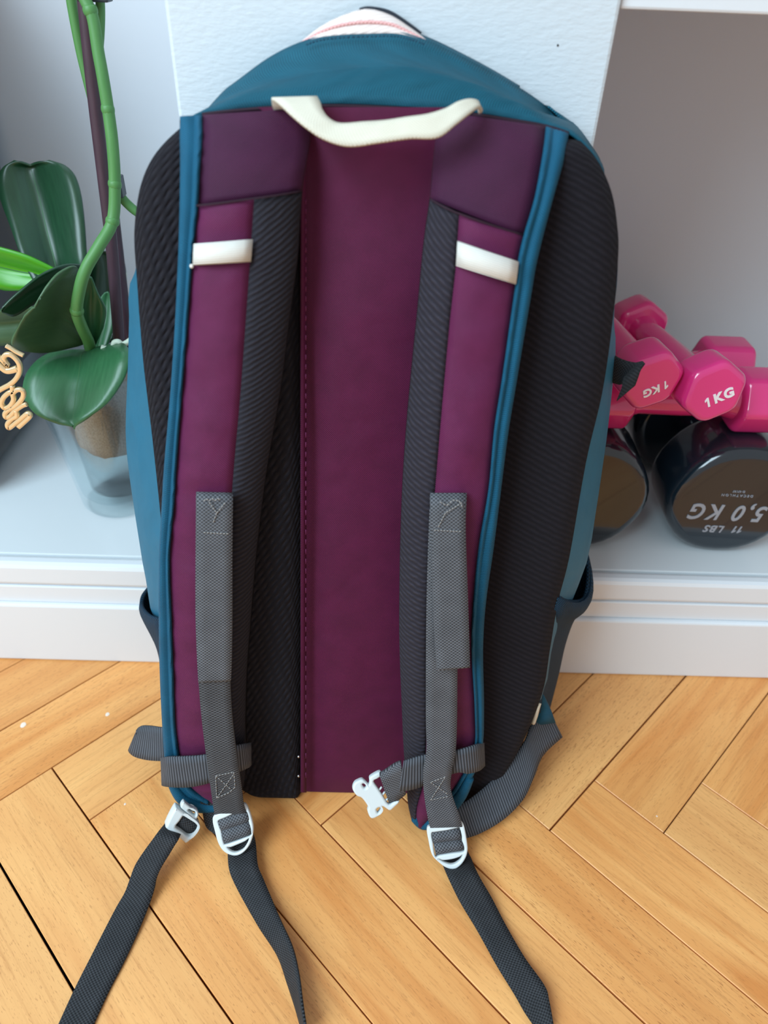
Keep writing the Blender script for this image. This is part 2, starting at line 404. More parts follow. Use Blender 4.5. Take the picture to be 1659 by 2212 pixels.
for j in range(-4, 5):
    for k_ in range(-34, 35):
        a0 = A0 + k_ * PW_ + j * PL_; b0 = B0 + k_ * PW_ - j * PL_
        add_plank(a0 + PW_ / 2, b0 + PL_ / 2, -math.pi / 4)       # board running along +b
        add_plank(a0 + PL_ / 2, b0 - PW_ / 2, math.pi / 4)        # board running along +a

# ------------------------------------------------------------------ the white wall unit behind
WY = 0.468; YB = 0.80; ZS = 0.12
unit = empty('wall_unit', (0.0, WY, 0), 'white built-in wall unit with low shelf, wide painted upright and grey back', 'wall unit')
def uloc(lo, hi): return (lo[0], lo[1] - WY, lo[2]), (hi[0], hi[1] - WY, hi[2])
def ubox(name, lo, hi, mat, bev=0.001, **kw): a, b = uloc(lo, hi); return box(name, a, b, mat, unit, bev, 2, **kw)
X0, X1 = -1.7, 1.7
ubox('plinth', (X0, WY, 0.0005), (X1, WY + 0.02, 0.0745), M['white'], 0.0018)
ubox('plinth_rail', (X0, WY + 0.0045, 0.0750), (X1, WY + 0.03, 0.0940), M['white'], 0.0007)
ubox('shelf_edge', (X0, WY + 0.0045, 0.0946), (X1, WY + 0.0185, ZS), M['white'], 0.0045)
ubox('shelf_board', (X0, WY + 0.0195, 0.098), (X1, YB + 0.02, ZS), M['shelf'], 0.0008)
ubox('upright', (-0.1174, WY + 0.002, ZS + 0.0004), (0.1230, YB, 2.2), M['white_rough'], 0.0022)
ubox('upper_rail', (0.1236, WY + 0.006, 0.5325), (X1, WY + 0.03, 0.70), M['white'], 0.0015)
ubox('upper_board', (0.1236, WY + 0.031, 0.56), (X1, YB, 0.585), M['white'], 0.001)
ubox('back_panel', (X0, YB + 0.0005, ZS + 0.0004), (X1, YB + 0.02, 2.2), M['grey_back'], 0.0)

# ------------------------------------------------------------------ backpack
bag = empty('backpack', None, 'teal and maroon backpack with black padded back, standing on the parquet against the white upright', 'backpack', None, BAGM)
# outline of the back panel (w = 0), the widest section of the sides, and the rear edge near the upright
FMG = [  # (front px), (mid px at depth or None), (rear px at Y=.455 or None)
 ((418, 250), None, (484, 197)), ((440, 247), None, (510, 179)), ((500, 240), None, (566, 139)), ((550, 236), None, (606, 115)),
 ((600, 232), None, (646, 97)), ((660, 229), None, (690, 83)), ((730, 228), None, (748, 76)), ((800, 230), None, (800, 74)), ((870, 234), None, (866, 75)), ((930, 238), None, (920, 91)),
 ((1000, 244), None, (975, 116)), ((1060, 252), None, (1030, 143)), ((1120, 262), None, (1090, 176)), ((1180, 273), None, (1145, 209)), ((1230, 290), (1232, 272), (1195, 248)),
 ((1270, 322), (1268, 312), (1228, 290)), ((1300, 365), (1294, 355), (1256, 335)), ((1322, 420), None, None), ((1332, 480), None, None), ((1335, 550), None, None), ((1332, 620), None, None),
 ((1322, 700), (1322, 720), None), ((1312, 780), (1319, 800), None), ((1300, 850), (1313, 870), None), ((1283, 925), (1306, 940), None),
 ((1265, 1000), (1297, 1010), None), ((1248, 1100), (1283, 1105), None), ((1230, 1200), (1266, 1200), None), ((1205, 1300), (1226, 1300), None),
 ((1188, 1400), (1188, 1400), None), ((1170, 1500), (1162, 1500), None), ((1120, 1620), None, None), ((1065, 1700), None, None), ((1010, 1733), None, None),
 ((870, 1712), None, None), ((760, 1712), None, None), ((645, 1712), None, None), ((560, 1708), None, None), ((520, 1690), None, None), ((470, 1650), None, None), ((410, 1570), None, None),
 ((366, 1450), None, None), ((362, 1350), (345, 1340), None), ((357, 1250), (318, 1240), None), ((352, 1170), (304, 1160), None),
 ((345, 1090), (289, 1060), None), ((337, 1010), (279, 985), None), ((330, 950), (275, 920), None), ((318, 850), (278, 840), None),
 ((308, 760), (282, 760), None), ((300, 670), (286, 670), None), ((296, 600), (289, 600), None), ((291, 530), None, None), ((292, 480), None, None), ((300, 420), None, None),
 ((313, 375), None, (370, 352)), ((332, 338), None, (392, 312)), ((358, 306), None, (420, 272)), ((388, 278), None, (450, 232))]
NF = len(FMG)
F3 = [PW(a[0], a[1], 0.0) for a, b, c in FMG]
for p in F3:
    if p.z < 0.0015: p.z = 0.0015
cen = sum(F3, Vector()) / NF
G3 = []; M3 = []
for i, (a, b, c) in enumerate(FMG):
    f = F3[i]
    if c: g = PY(c[0], c[1], 0.455)
    else:
        g = Vector((f.x * (0.93 if f.z > 0.15 else 0.80), 0.455, f.z + (0.004 if f.z > 0.03 else 0.0)))
        g.z = max(g.z, 0.002)
    G3.append(g)
    if b: mm = PW(b[0], b[1], -0.05)
    else:
        mm = f.lerp(g, 0.5)
        out = Vector((f.x - cen.x, 0, f.z - cen.z)).normalized()
        if f.z > 0.02: mm -= out * 0.003
        if f.z < 0.02: mm += Vector((0, 0, 0.0)); mm.z = max(0.0015, mm.z)
    M3.append(mm)
def ring(s):
    out = []
    for f, m3, g in zip(F3, M3, G3):
        if s < 0.5: t = 2 * s; q = f.lerp(m3, t); e = f.lerp(m3, math.sin(t * math.pi / 2))
        else: t = 2 * s - 1; q = m3.lerp(g, t); e = m3.lerp(g, 1 - math.cos(t * math.pi / 2))
        q = Vector((e.x, q.y, e.z)); q.z = max(q.z, 0.0012); out.append(q)
    return out
def smooth_ring(r): return r
shell_rows = []
inner = [p.lerp(cen, 0.012) - BN * 0.002 for p in F3]
shell_rows = [ring(i / 12) for i in range(13)]
# side and top cloth as a closed sleeve; denser around the ring
shell_rows = [closed_dense(r, 2) for r in shell_rows]
for r in shell_rows:
    for p in r: p.z = max(p.z, 0.0012)
shell = grid('shell', [list(c) for c in zip(*shell_rows)] + [[c[0] for c in shell_rows]], M['teal_side'], bag, xf=bl, flip=False)
# the front half of the bag, facing the wall, bulging a little behind the zip
fp = []
for s, dy, up in ((1.0, 0.0, 0.0), (1.0, 0.004, 0.0), (0.96, 0.0075, 0.0), (0.80, 0.0085, 0), (0.3, 0.0085, 0)):
    rr = []
    for g in closed_dense(G3, 2):
        q = Vector((cen.x + (g.x - cen.x) * s, g.y + dy, max(0.0015, cen.z + (g.z - cen.z) * s))); rr.append(q)
    fp.append(rr)
grid('front_panel', fp, M['teal'], bag, closed=True, caps=True, xf=bl, label='teal front of the bag, turned to the wall')
# top cloth between the seam and the zip gets the lighter woven look
top_idx = list(range(-1, 18))
rows = []
for s in [i / 10 for i in range(11)]:
    r = ring(s); seq = dense([r[i] for i in top_idx], 4)
    rows.append([p + (BN * 0.0010 + Vector((0, 0, 0.0010))) * min(1, 6 * j / (len(seq) - 1), 6 * (1 - j / (len(seq) - 1))) for j, p in enumerate(seq)])
for i, r in enumerate(rows):
    for j, p in enumerate(r):
        a = j / (len(r) - 1); s = i / 10
        bulge = 0.004 * math.sin(math.pi * s) * (0.4 + 0.6 * math.sin(math.pi * a))
        fold = 0.0025 * math.sin(9 * a + 5 * s) * math.sin(math.pi * s)
        p += (BN * 0.7 + Vector((0, 0, 0.7))) * (bulge + fold) * min(1, 5 * a, 4 * (1 - a))
grid('top_panel', rows, M['teal'], bag, xf=bl, solid=0.0012, off=-1)
# zip: lower tape, coil, upper tape
zl = [(652, 95), (690, 82), (740, 76), (800, 73.5), (850, 73), (890, 81), (928, 95)]
zm = [(652, 93), (690, 70), (735, 54), (790, 47), (845, 52), (885, 70), (926, 93)]
zu = [(652, 91), (690, 61), (735, 37), (790, 21), (840, 33), (885, 61), (924, 90)]
def zp(q, y): return PY(q[0], q[1], y)
za = [(zp(a, 0.4535), zp(b, 0.4575)) for a, b in zip(zl, zm)]
zb = [(zp(a, 0.4575), zp(b, 0.4625)) for a, b in zip(zm, zu)]
zt = ribbon('zip_tape', za, M['zip'], bag, 8, 4, xf=bl, solid=0.001, label='pale pink lower zip tape')
ribbon('zip_tape', zb, M['zip'], bag, 8, 4, xf=bl, solid=0.001, label='pale pink ribbed upper zip tape')
tube('zip_coil', [a.lerp(b, 0.98) + Vector((0, -0.0012, 0)) for a, b in za], 0.0008, M['zip_pink'], bag, 8, 8, xf=bl)
ribbon('zip_flap', [(PY(a[0], a[1], 0.4630), PY(b[0], b[1], 0.4660)) for a, b in
       (((770, 34), (778, 19)), ((800, 30), (800, 16)), ((840, 36), (842, 25)), ((880, 60), (884, 52)), ((905, 80), (910, 72)))], M['navy'], bag, 5, 2, xf=bl)
ribbon('rear_gusset', [(PY(a[0], a[1], 0.4575), PY(b[0], b[1], 0.4640)) for a, b in
       (((905, 88), (900, 74)), ((940, 105), (945, 92)), ((1000, 132), (1003, 121)), ((1060, 163), (1063, 153)), ((1120, 196), (1122, 188)))], M['teal'], bag, 5, 2, xf=bl)
# stitches along the top edge
zs = dense([Vector((q[0], q[1] + 9, 0)) for q in zl], 6)
for a_, b_ in zip(zs[2:-3], zs[3:-2]):
    m_ = a_.lerp(b_, 0.6)
    tube('stitch', [PY(a_.x, a_.y, 0.4470) + Vector((0, 0, 0.0008)), PY(m_.x, m_.y, 0.4470) + Vector((0, 0, 0.0008))], 0.0004, M['thread_teal'], bag, 5, 1, xf=bl)

# back pads
LO = [(388, 278), (358, 306), (332, 338), (313, 375), (300, 420), (292, 480), (291, 530), (296, 600), (308, 760), (318, 850), (330, 950), (345, 1090), (352, 1170), (357, 1250), (362, 1350), (366, 1450), (410, 1570), (470, 1650), (520, 1690), (560, 1707)]
def pad(name, left, right, mat, hmax, edge_l, edge_r, **kw):
    """left/right: px lists row by row; a cushion profile between them"""
    rows = []
    L3 = dense([PW(q[0], q[1], 0) for q in left], 5); R3 = dense([PW(q[0], q[1], 0) for q in right], 5)
    nn = len(L3)
    for i, (a, b) in enumerate(zip(L3, R3)):
        e = min(1, min(i, nn - 1 - i) / 5.0); e = math.sqrt(max(0.0, 1 - (1 - e) ** 2)) if e < 1 else 1
        row = []
        for k_ in range(15):
            t = k_ / 14; d = min(t / edge_l if edge_l else 1, (1 - t) / edge_r if edge_r else 1, 1.0)
            h = hmax * math.sqrt(max(0, 1 - (1 - d) ** 2)) * e
            q = a.lerp(b, t) + BN * (h + 0.0006); q.z = max(q.z, 0.001); row.append(q)
        rows.append(row)
    return grid(name, rows, mat, bag, xf=bl, **kw)
ys = [q[1] for q in LO]
pad('back_pad', LO, [(652, y + (0 if y > 330 else 0)) for y in [262, 292, 330, 370, 420, 480, 530, 600, 760, 850, 950, 1090, 1170, 1250, 1350, 1450, 1570, 1650, 1690, 1711]], M['mesh'], 0.011, 0.22, 0.12)
RO = [(1250, 300), (1280, 332), (1303, 370), (1322, 420), (1332, 480), (1335, 550), (1322, 700), (1300, 850), (1265, 1000), (1230, 1200), (1205, 1300), (1188, 1400), (1170, 1500), (1120, 1620), (1065, 1700), (1010, 1732)]
RI = [(965, 300), (965, 335), (965, 372), (962, 425), (958, 480), (950, 550), (935, 700), (920, 850), (908, 1000), (900, 1200), (898, 1300), (897, 1400), (897, 1500), (898, 1620), (900, 1690), (902, 1718)]
pad('back_pad', RI, RO, M['mesh_r'], 0.011, 0.10, 0.22)
# centre channel
rows = []
for y, xl, xr in ((232, 560, 1010), (300, 640, 985), (360, 648, 980), (480, 652, 968), (620, 654, 955), (800, 655, 936), (1000, 655, 916), (1200, 654, 908), (1400, 653, 904), (1560, 652, 904), (1660, 651, 905), (1712, 650, 908)):
    rows.append([PW(xl + (xr - xl) * t, y, 0) for t in (0, .08, .16, .3, .5, .7, .84, .92, 1)])
rows = dense_rows(rows, 5)
prof = (0.0045, 0.0010, 0.0035, 0.0050, 0.0042, 0.0030, 0.0015, 0.0012, 0.004)
for i, r in enumerate(rows):
    e = min(1, (len(rows) - 1 - i) / 4)
    for k_, p in enumerate(r):
        p += BN * (prof[k_] * e + 0.0004 + 0.0012 * math.sin(i * 0.35) * math.sin(math.pi * k_ / 8)); p.z = max(p.z, 0.001)
grid('back_channel', rows, M['maroon_back'], bag, xf=bl)
sb = ribbon('seam_binding', [(PW(650, y, 0.0115), PW(661 + (y < 500) * 0, y, 0.0085)) for y in (340, 420, 600, 800, 1000, 1200, 1400, 1600, 1690, 1711)], M['maroon_back'], bag, 4, 2, xf=bl, solid=0.0012)
for k_ in range(60):
    y = 430 + k_ * 21
    tube('stitch', [PW(660.5, y, 0.0100), PW(660.5, y + 11, 0.0100)], 0.00030, M['thread_maroon'], sb, 5, 1, xf=bl)
for y in (1634, 1676):
    bm = bmesh.new(); bmesh.ops.create_uvsphere(bm, u_segments=10, v_segments=6, radius=0.0013)
    for v in bm.verts: v.co = bl(v.co + PW(645, y, 0.0095))
    me = bpy.data.meshes.new('rivet'); bm.to_mesh(me); bm.free(); link('rivet', me, bag, M['metal'])
# dark cord standing in for the shadow along the top seam
tube('top_seam_shadow', [PW(q[0], q[1], 0.0008) for q in ((437, 247), (500, 240), (600, 232), (700, 229), (800, 231), (900, 237), (1000, 245), (1100, 259), (1180, 273), (1228, 288))], 0.0009, M['thread_dark'], bag, 6, 6, xf=bl)

# ---- shoulder straps
def strap(rows_px, ws, cols, side):
    """rows_px: 4 px points per row; cols: index ranges for binding / face / lining"""
    n = 5
    pts = []
    for r, w in zip(rows_px, ws):
        e = (w - 0.009, w - 0.002, w, w - 0.011) if side == 'L' else (w - 0.011, w, w - 0.002, w - 0.009)
        pts.append([PW(q[0], q[1], max(0.002, e_)) for q, e_ in zip(r, e)])
    return dense_rows(pts, n)
def section(a, b, crown, thick, drop_a=0.0, drop_b=0.0, steps=8):
    """closed cushion section between two edge points: rounded front, flat back"""
    out = []
    for k_ in range(steps + 1):
        t = k_ / steps
        h = crown * (1 - abs(2 * t - 1) ** 2.6)
        if drop_a: h -= drop_a * max(0, 1 - t * 3) ** 2
        if drop_b: h -= drop_b * max(0, 1 - (1 - t) * 3) ** 2
        out.append(a.lerp(b, t) + BN * h)
    for t in (1, 0.66, 0.33, 0): out.append(a.lerp(b, t) - BN * (thick + (drop_b if t > .9 else 0) * .6))
    return out
LR = [[(388, 252), (437, 248), (560, 240), (668, 234)], [(388, 300), (437, 300), (560, 296), (669, 290)], [(389, 360), (432, 365), (553, 362), (660, 350)],
 [(388, 440), (428, 443), (549, 428), (650, 413)], [(386, 525), (419, 527), (543, 518), (644, 503)], [(384, 575), (415, 575), (540, 566), (640, 562)], [(378, 700), (405, 705), (530, 705), (622, 700)],
 [(368, 850), (393, 855), (519, 855), (603, 850)], [(355, 1000), (382, 1000), (506, 1000), (577, 1000)], [(350, 1080), (377, 1085), (500, 1085), (565, 1085)], [(344, 1200), (367, 1205), (495, 1205), (551, 1205)],
 [(343, 1330), (371, 1335), (490, 1335), (540, 1335)], [(345, 1450), (375, 1455), (490, 1455), (531, 1455)], [(350, 1560), (379, 1565), (498, 1565), (528, 1565)], [(356, 1640), (390, 1642), (503, 1640), (529, 1640)],
 [(372, 1692), (406, 1690), (507, 1688), (527, 1688)], [(400, 1727), (425, 1712), (500, 1712), (520, 1712)], [(446, 1744), (452, 1728), (486, 1728), (506, 1728)]]
LW = [.006, .018, .027, .031, .033, .034, .036, .037, .038, .038, .038, .038, .037, .036, .035, .034, .033, .032]
RR = [[(945, 240), (1000, 245), (1179, 273), (1229, 289)], [(942, 300), (1000, 306), (1173, 326), (1219, 345)], [(935, 370), (996, 386), (1155, 425), (1196, 425)],
 [(930, 430), (992, 461), (1131, 508), (1173, 512)], [(920, 500), (988, 524), (1118, 567), (1158, 576)], [(913, 560), (985, 574), (1113, 615), (1150, 624)], [(902, 680), (972, 692), (1100, 707), (1135, 712)],
 [(890, 800), (961, 810), (1084, 820), (1116, 826)], [(879, 920), (951, 925), (1067, 930), (1098, 936)], [(870, 1050), (940, 1057), (1055, 1057), (1082, 1062)], [(865, 1180), (930, 1180), (1034, 1180), (1067, 1182)],
 [(863, 1300), (925, 1300), (1022, 1300), (1050, 1302)], [(863, 1400), (922, 1400), (1018, 1400), (1044, 1402)], [(868, 1530), (922, 1530), (1025, 1530), (1046, 1530)], [(872, 1620), (920, 1620), (1023, 1620), (1041, 1618)],
 [(878, 1690), (915, 1690), (988, 1692), (1012, 1690)], [(881, 1735), (901, 1742), (948, 1742), (970, 1738)], [(887, 1764), (899, 1776), (917, 1782), (925, 1778)]]
RW = [.006, .018, .027, .031, .033, .034, .036, .037, .038, .038, .038, .038, .037, .036, .035, .034, .033, .032]
straps = {}
for side, rp, ws in (('L', LR, LW), ('R', RR, RW)):
    D = strap(rp, ws, None, side)
    i0 = 15                                         # row index of the yoke seam
    if side == 'L': bi, fa, li, yo = (0, 1), (1, 2), (2, 3), (1, 3)
    else: bi, fa, li, yo = (3, 2), (2, 1), (1, 0), (2, 0)
    def sec(rows, ab, crown, thick, da=0, db=0):
        return [section(r[min(ab)], r[max(ab)], crown, thick, da, db) for r in rows]
    rnd = random.Random(3 if side == 'L' else 5)
    def puff(rows, amt):
        for i, r in enumerate(rows):
            k1 = math.sin(i * 0.9) * math.sin(i * 0.37 + 1)
            for k_, p in enumerate(r[:9]): p += BN * amt * k1 * math.sin(math.pi * k_ / 8)
        return rows
    up = D[i0:]
    end = len(up) - 1
    face = puff(sec(up, fa, 0.0045, 0.010), 0.0011)
    s_o = grid('shoulder_strap', face, M['maroon'], bag, closed=True, caps=True, xf=bl, flip=(True),
               label=('maroon padded shoulder strap with black mesh lining, at the left' if side == 'L' else 'maroon padded shoulder strap with black mesh lining, carrying the white clip'))
    straps[side] = s_o
    lin = sec(up, li, 0.004, 0.009, 0, 0)
    grid('mesh_lining', lin, M['lining' if side == 'L' else 'lining_r'], s_o, closed=True, caps=True, xf=bl, flip=True)
    grid('yoke', sec(D[:i0 + 1], yo, 0.005, 0.008), M['maroon_yoke'], s_o, closed=True, caps=True, xf=bl, flip=True)
    # binding tape: a rolled edge plus its flat wavy lip
    def tape_sec(rows):
        out = []
        for i, r in enumerate(rows):
            a, b = (r[0], r[1]) if side == 'L' else (r[3], r[2])
            wv = 0.0004 * math.sin(i * 2.1) + 0.0003 * math.sin(i * 3.7)
            d = (b - a); L = d.length
            q = []
            for t, h in ((0, -0.004), (0.03, 0.0), (0.14, 0.0030), (0.32, 0.0042), (0.50, 0.0032), (0.66, 0.0010), (0.70, 0.0006), (0.80, 0.0021), (0.95, 0.0026)):
                q.append(a + d * (t + (wv / max(L, 1e-4) if t > .9 else 0)) + BN * (h + 0.0012))
            q.append(a + d * 1.0 + BN * 0.0010); q.append(b - BN * 0.006); q.append(a - BN * 0.008)
            out.append(q)
        return out
    grid('binding', tape_sec(D), M['teal_tape'], s_o, closed=True, caps=True, xf=bl, flip=(side == 'L'))
    # seam under the yoke
    seam = [D[i0][k_] for k_ in ((1, 2, 3) if side == 'L' else (0, 1, 2))]
    tube('yoke_seam', [q + BN * h for q, h in zip(dense(seam, 6), [0.003, .0045, .005, .005, .0045, .0035, .003, .0036, .004, .004, .0035, .002, 0])], 0.0005, M['thread_dark'], s_o, 6, 1, xf=bl)

for sd, pts_, r0_ in (('L', ((366, 1675), (378, 1702), (396, 1726), (424, 1741), (456, 1745), (490, 1742)), 0.0042), ('R', ((1015, 1680), (995, 1718), (968, 1748), (940, 1770), (914, 1781), (894, 1768)), 0.0046)):
    tube('binding', [PW(x_, y_, .0315) for x_, y_ in pts_], lambda t, r0_=r0_: r0_ * (0.55 + 0.6 * math.sin(math.pi * min(1, t * 0.9 + .08))), M['teal_tape'], straps[sd], 10, 5, xf=bl)
# white tabs
def tabs(side, q):
    s_o = straps[side]
    prs = []
    (a, b, c, d) = q                                # TL, TR, BR, BL
    rows = []
    for t in (0, .15, .3, .5, .7, .85, 1):
        h = 0.0375 + 0.0052 * (1 - abs(2 * t - 1) ** 2.4)
        tp = PW(a[0] + (b[0] - a[0]) * t, a[1] + (b[1] - a[1]) * t, h - 0.002); bt = PW(d[0] + (c[0] - d[0]) * t, d[1] + (c[1] - d[1]) * t, h - 0.0015)
        rows.append([tp, tp.lerp(bt, .5) + BN * 0.0003, bt])
    grid('white_tab', rows, M['tab'], s_o, xf=bl, solid=0.0012, label='off-white tape tab across the strap')
tabs('L', ((420, 527), (545, 517), (541, 565), (418, 573)))
tabs('R', ((989, 521), (1119, 565), (1113, 614), (986, 574)))
def blob(name, p, r, mat, parent):
    bm = bmesh.new(); bmesh.ops.create_uvsphere(bm, u_segments=8, v_segments=6, radius=r)
    for v in bm.verts: v.co = bl(v.co + p)
    me = bpy.data.meshes.new(name); bm.to_mesh(me); bm.free(); return link(name, me, parent, mat)
blob('thread_knot', PW(414, 575, 0.036), 0.0011, M['tab'], straps['L'])

# grey adjuster webbing: folded upper layer and the long band below
def wpairs(lst): return [(P(a[0], a[1], k, v), P(b[0], b[1], k, v)) for a, b, k, v in lst]
wl = ribbon('adjuster_webbing', wpairs([((424, 1064), (503, 1066), 'w', .0425), ((424, 1090), (503, 1090), 'w', .0475), ((423, 1200), (502, 1200), 'w', .049), ((423, 1330), (502, 1330), 'w', .049), ((426, 1420), (501, 1418), 'w', .049), ((429, 1473), (499, 1470), 'w', .049)]),
            M['web'], straps['L'], 6, 4, xf=bl, solid=0.0016, label='grey webbing sewn to the strap, double layer')
ribbon('lower_webbing', wpairs([((426, 1100), (500, 1100), 'w', .0445), ((427, 1400), (498, 1400), 'w', .0455), ((430, 1480), (498, 1478), 'w', .046), ((437, 1560), (503, 1558), 'w', .0475), ((447, 1640), (513, 1638), 'w', .0495), ((456, 1705), (522, 1700), 'w', .0490), ((463, 1752), (528, 1745), 'w', .0480), ((475, 1785), (540, 1775), 'w', .046)]),
       M['web_mid'], straps['L'], 6, 4, xf=bl, solid=0.0016)
ribbon('adjuster_webbing', wpairs([((929, 1066), (1008, 1066), 'w', .0425), ((929, 1090), (1007, 1090), 'w', .0475), ((932, 1150), (1006, 1150), 'w', .0495), ((935, 1300), (1011, 1300), 'w', .052), ((940, 1400), (1014, 1395), 'w', .0535), ((944, 1447), (1015, 1441), 'w', .0545)]),
       M['web'], straps['R'], 6, 4, xf=bl, solid=0.0016, label='grey webbing sewn to the strap, loose end hanging')
ribbon('lower_webbing', wpairs([((928, 1100), (1000, 1100), 'w', .0440), ((924, 1200), (993, 1200), 'w', .0455), ((921, 1320), (990, 1320), 'w', .0465), ((920, 1445), (988, 1445), 'w', .047), ((920, 1560), (987, 1560), 'w', .0475), ((921, 1620), (984, 1622), 'w', .0490), ((914, 1665), (976, 1664), 'w', .0500), ((916, 1715), (974, 1706), 'w', .0490), ((926, 1775), (992, 1762), 'w', .0520), ((935, 1800), (1000, 1790), 'w', .051)]),
       M['web'], straps['R'], 6, 4, xf=bl, solid=0.0016)
# stitching on webbing (boxes, zigzags)
def stitches(side, polys, w, r=0.00035):
    for poly in polys:
        for a, b in zip(poly[:-1], poly[1:]):
            L = math.hypot(b[0] - a[0], b[1] - a[1]); k = max(1, int(L / 6.5))
            for i in range(k):
                t0, t1 = i / k, (i + 0.68) / k
                tube('stitch', [PW(a[0] + (b[0] - a[0]) * t, a[1] + (b[1] - a[1]) * t, w) for t in (t0, t1)], r, M['thread_grey'], straps[side], 4, 1, xf=bl)
stitches('L', [[(466, 1676), (505, 1668), (508, 1700), (495, 1712), (468, 1724), (505, 1672)], [(468, 1724), (466, 1676), (500, 1706)]], .0504)
stitches('R', [[(930, 1728), (962, 1678)], [(930, 1728), (970, 1720)], [(962, 1678), (930, 1690), (968, 1716)]], .0506)
stitches('L', [[(440, 1082), (446, 1077), (452, 1082), (458, 1076), (464, 1082), (470, 1076), (478, 1082)], [(452, 1085), (468, 1108), (488, 1084)], [(468, 1108), (460, 1130)], [(440, 1150), (496, 1153)]], .0497)
stitches('R', [[(950, 1084), (965, 1092), (978, 1080), (992, 1082), (1000, 1098)], [(998, 1086), (962, 1108), (946, 1140)], [(938, 1145), (998, 1148)]], .0505)

# ladder-lock buckles
def ladder(side, outer, hole, slot, bars, wd, nrm, label):
    s_o = straps[side]
    c, ex, ey, to2 = plane_px(outer[0][0], outer[0][1], 'w', wd, nrm)
    c, ex, ey, to2 = plane_px(sum(q[0] for q in outer) / len(outer), sum(q[1] for q in outer) / len(outer), 'w', wd, nrm)
    b = plate('ladder_buckle', [to2(*q) for q in outer], [[to2(*q) for q in hole], [to2(*q) for q in slot]], c, ex, ey, 0.0042, 0.0011, M['plastic'], s_o, 4, xf=bl, label=label)
    for (l0, r0, l1, r1) in bars:                   # webbing humps inside the frame
        rows = []
        nz = ex.cross(ey)
        for t in [i / 10 for i in range(11)]:
            row = []
            for s in (0, .25, .5, .75, 1):
                x0 = l0[0] + (l1[0] - l0[0]) * t; y0 = l0[1] + (l1[1] - l0[1]) * t
                x1 = r0[0] + (r1[0] - r0[0]) * t; y1 = r0[1] + (r1[1] - r0[1]) * t
                q = to2(x0 + (x1 - x0) * s, y0 + (y1 - y0) * s)
                row.append(c + ex * q[0] + ey * q[1] + nz * (-0.0016 + 0.0032 * math.sin(math.pi * t) ** 0.7))
            rows.append(row)
        grid('webbing_wrap', rows, M['web'], s_o, xf=bl, solid=0.0012, off=-1)
    nz2 = ex.cross(ey)
    def at(q, h):
        z = to2(*q); return c + ex * z[0] + ey * z[1] + nz2 * h
    return at
VN = -F_                                          # buckles hang facing up and outward
nb = (Vector((0, -0.80, 0.60))).normalized()
def Lpx(lst, ox, oy, s): return [(ox + a / s, oy + b / s) for a, b in lst]
lo_ = Lpx([(915, 470), (985, 420), (1180, 345), (1370, 265), (1445, 275), (1500, 380), (1545, 520), (1568, 660), (1550, 820), (1490, 960), (1390, 1065), (1280, 1105), (1160, 1080), (1060, 1005), (990, 880), (940, 700), (908, 560)], 340, 1700, 7.54)
lh_ = Lpx([(1000, 535), (1120, 480), (1270, 410), (1410, 350), (1450, 390), (1490, 540), (1525, 700), (1525, 770), (1400, 825), (1250, 880), (1115, 920), (1085, 890), (1050, 720), (1015, 600)], 340, 1700, 7.54)
ls_ = Lpx([(1140, 965), (1200, 965), (1330, 915), (1440, 865), (1495, 820), (1470, 900), (1400, 1000), (1290, 1050), (1200, 1030)], 340, 1700, 7.54)
def lp(a, b): return (340 + a / 7.54, 1700 + b / 7.54)
bkL = ladder('L', lo_, lh_, ls_, [(lp(985, 530), lp(1460, 340), lp(1050, 710), lp(1510, 560)), (lp(1040, 700), lp(1510, 560), lp(1105, 920), lp(1530, 770))], .0520, nb, 'pale plastic ladder buckle')
def rp(a, b): return (900 + a / 11.85, 1740 + b / 11.85)
ro_ = [rp(*q) for q in [(265, 560), (320, 500), (600, 450), (900, 405), (1080, 385), (1170, 430), (1215, 520), (1255, 720), (1290, 950), (1300, 1120), (1260, 1290), (1160, 1460), (1020, 1580), (880, 1605), (720, 1550), (560, 1430), (420, 1290), (350, 1120), (300, 880), (262, 680)]]
rh_ = [rp(*q) for q in [(380, 690), (480, 655), (760, 615), (1060, 550), (1110, 600), (1145, 760), (1160, 900), (1215, 1110), (1170, 1165), (900, 1200), (600, 1250), (485, 1290), (440, 1120), (410, 900)]]
rs_ = [rp(*q) for q in [(570, 1345), (680, 1375), (900, 1350), (1080, 1295), (1165, 1245), (1120, 1360), (1000, 1455), (880, 1485), (740, 1450), (640, 1400)]]
bkR = ladder('R', ro_, rh_, rs_, [(rp(370, 680), rp(1080, 550), rp(430, 960), rp(1150, 870)), (rp(425, 960), rp(1150, 870), rp(490, 1260), rp(1215, 1120))], .0560, nb, 'pale plastic ladder buckle')

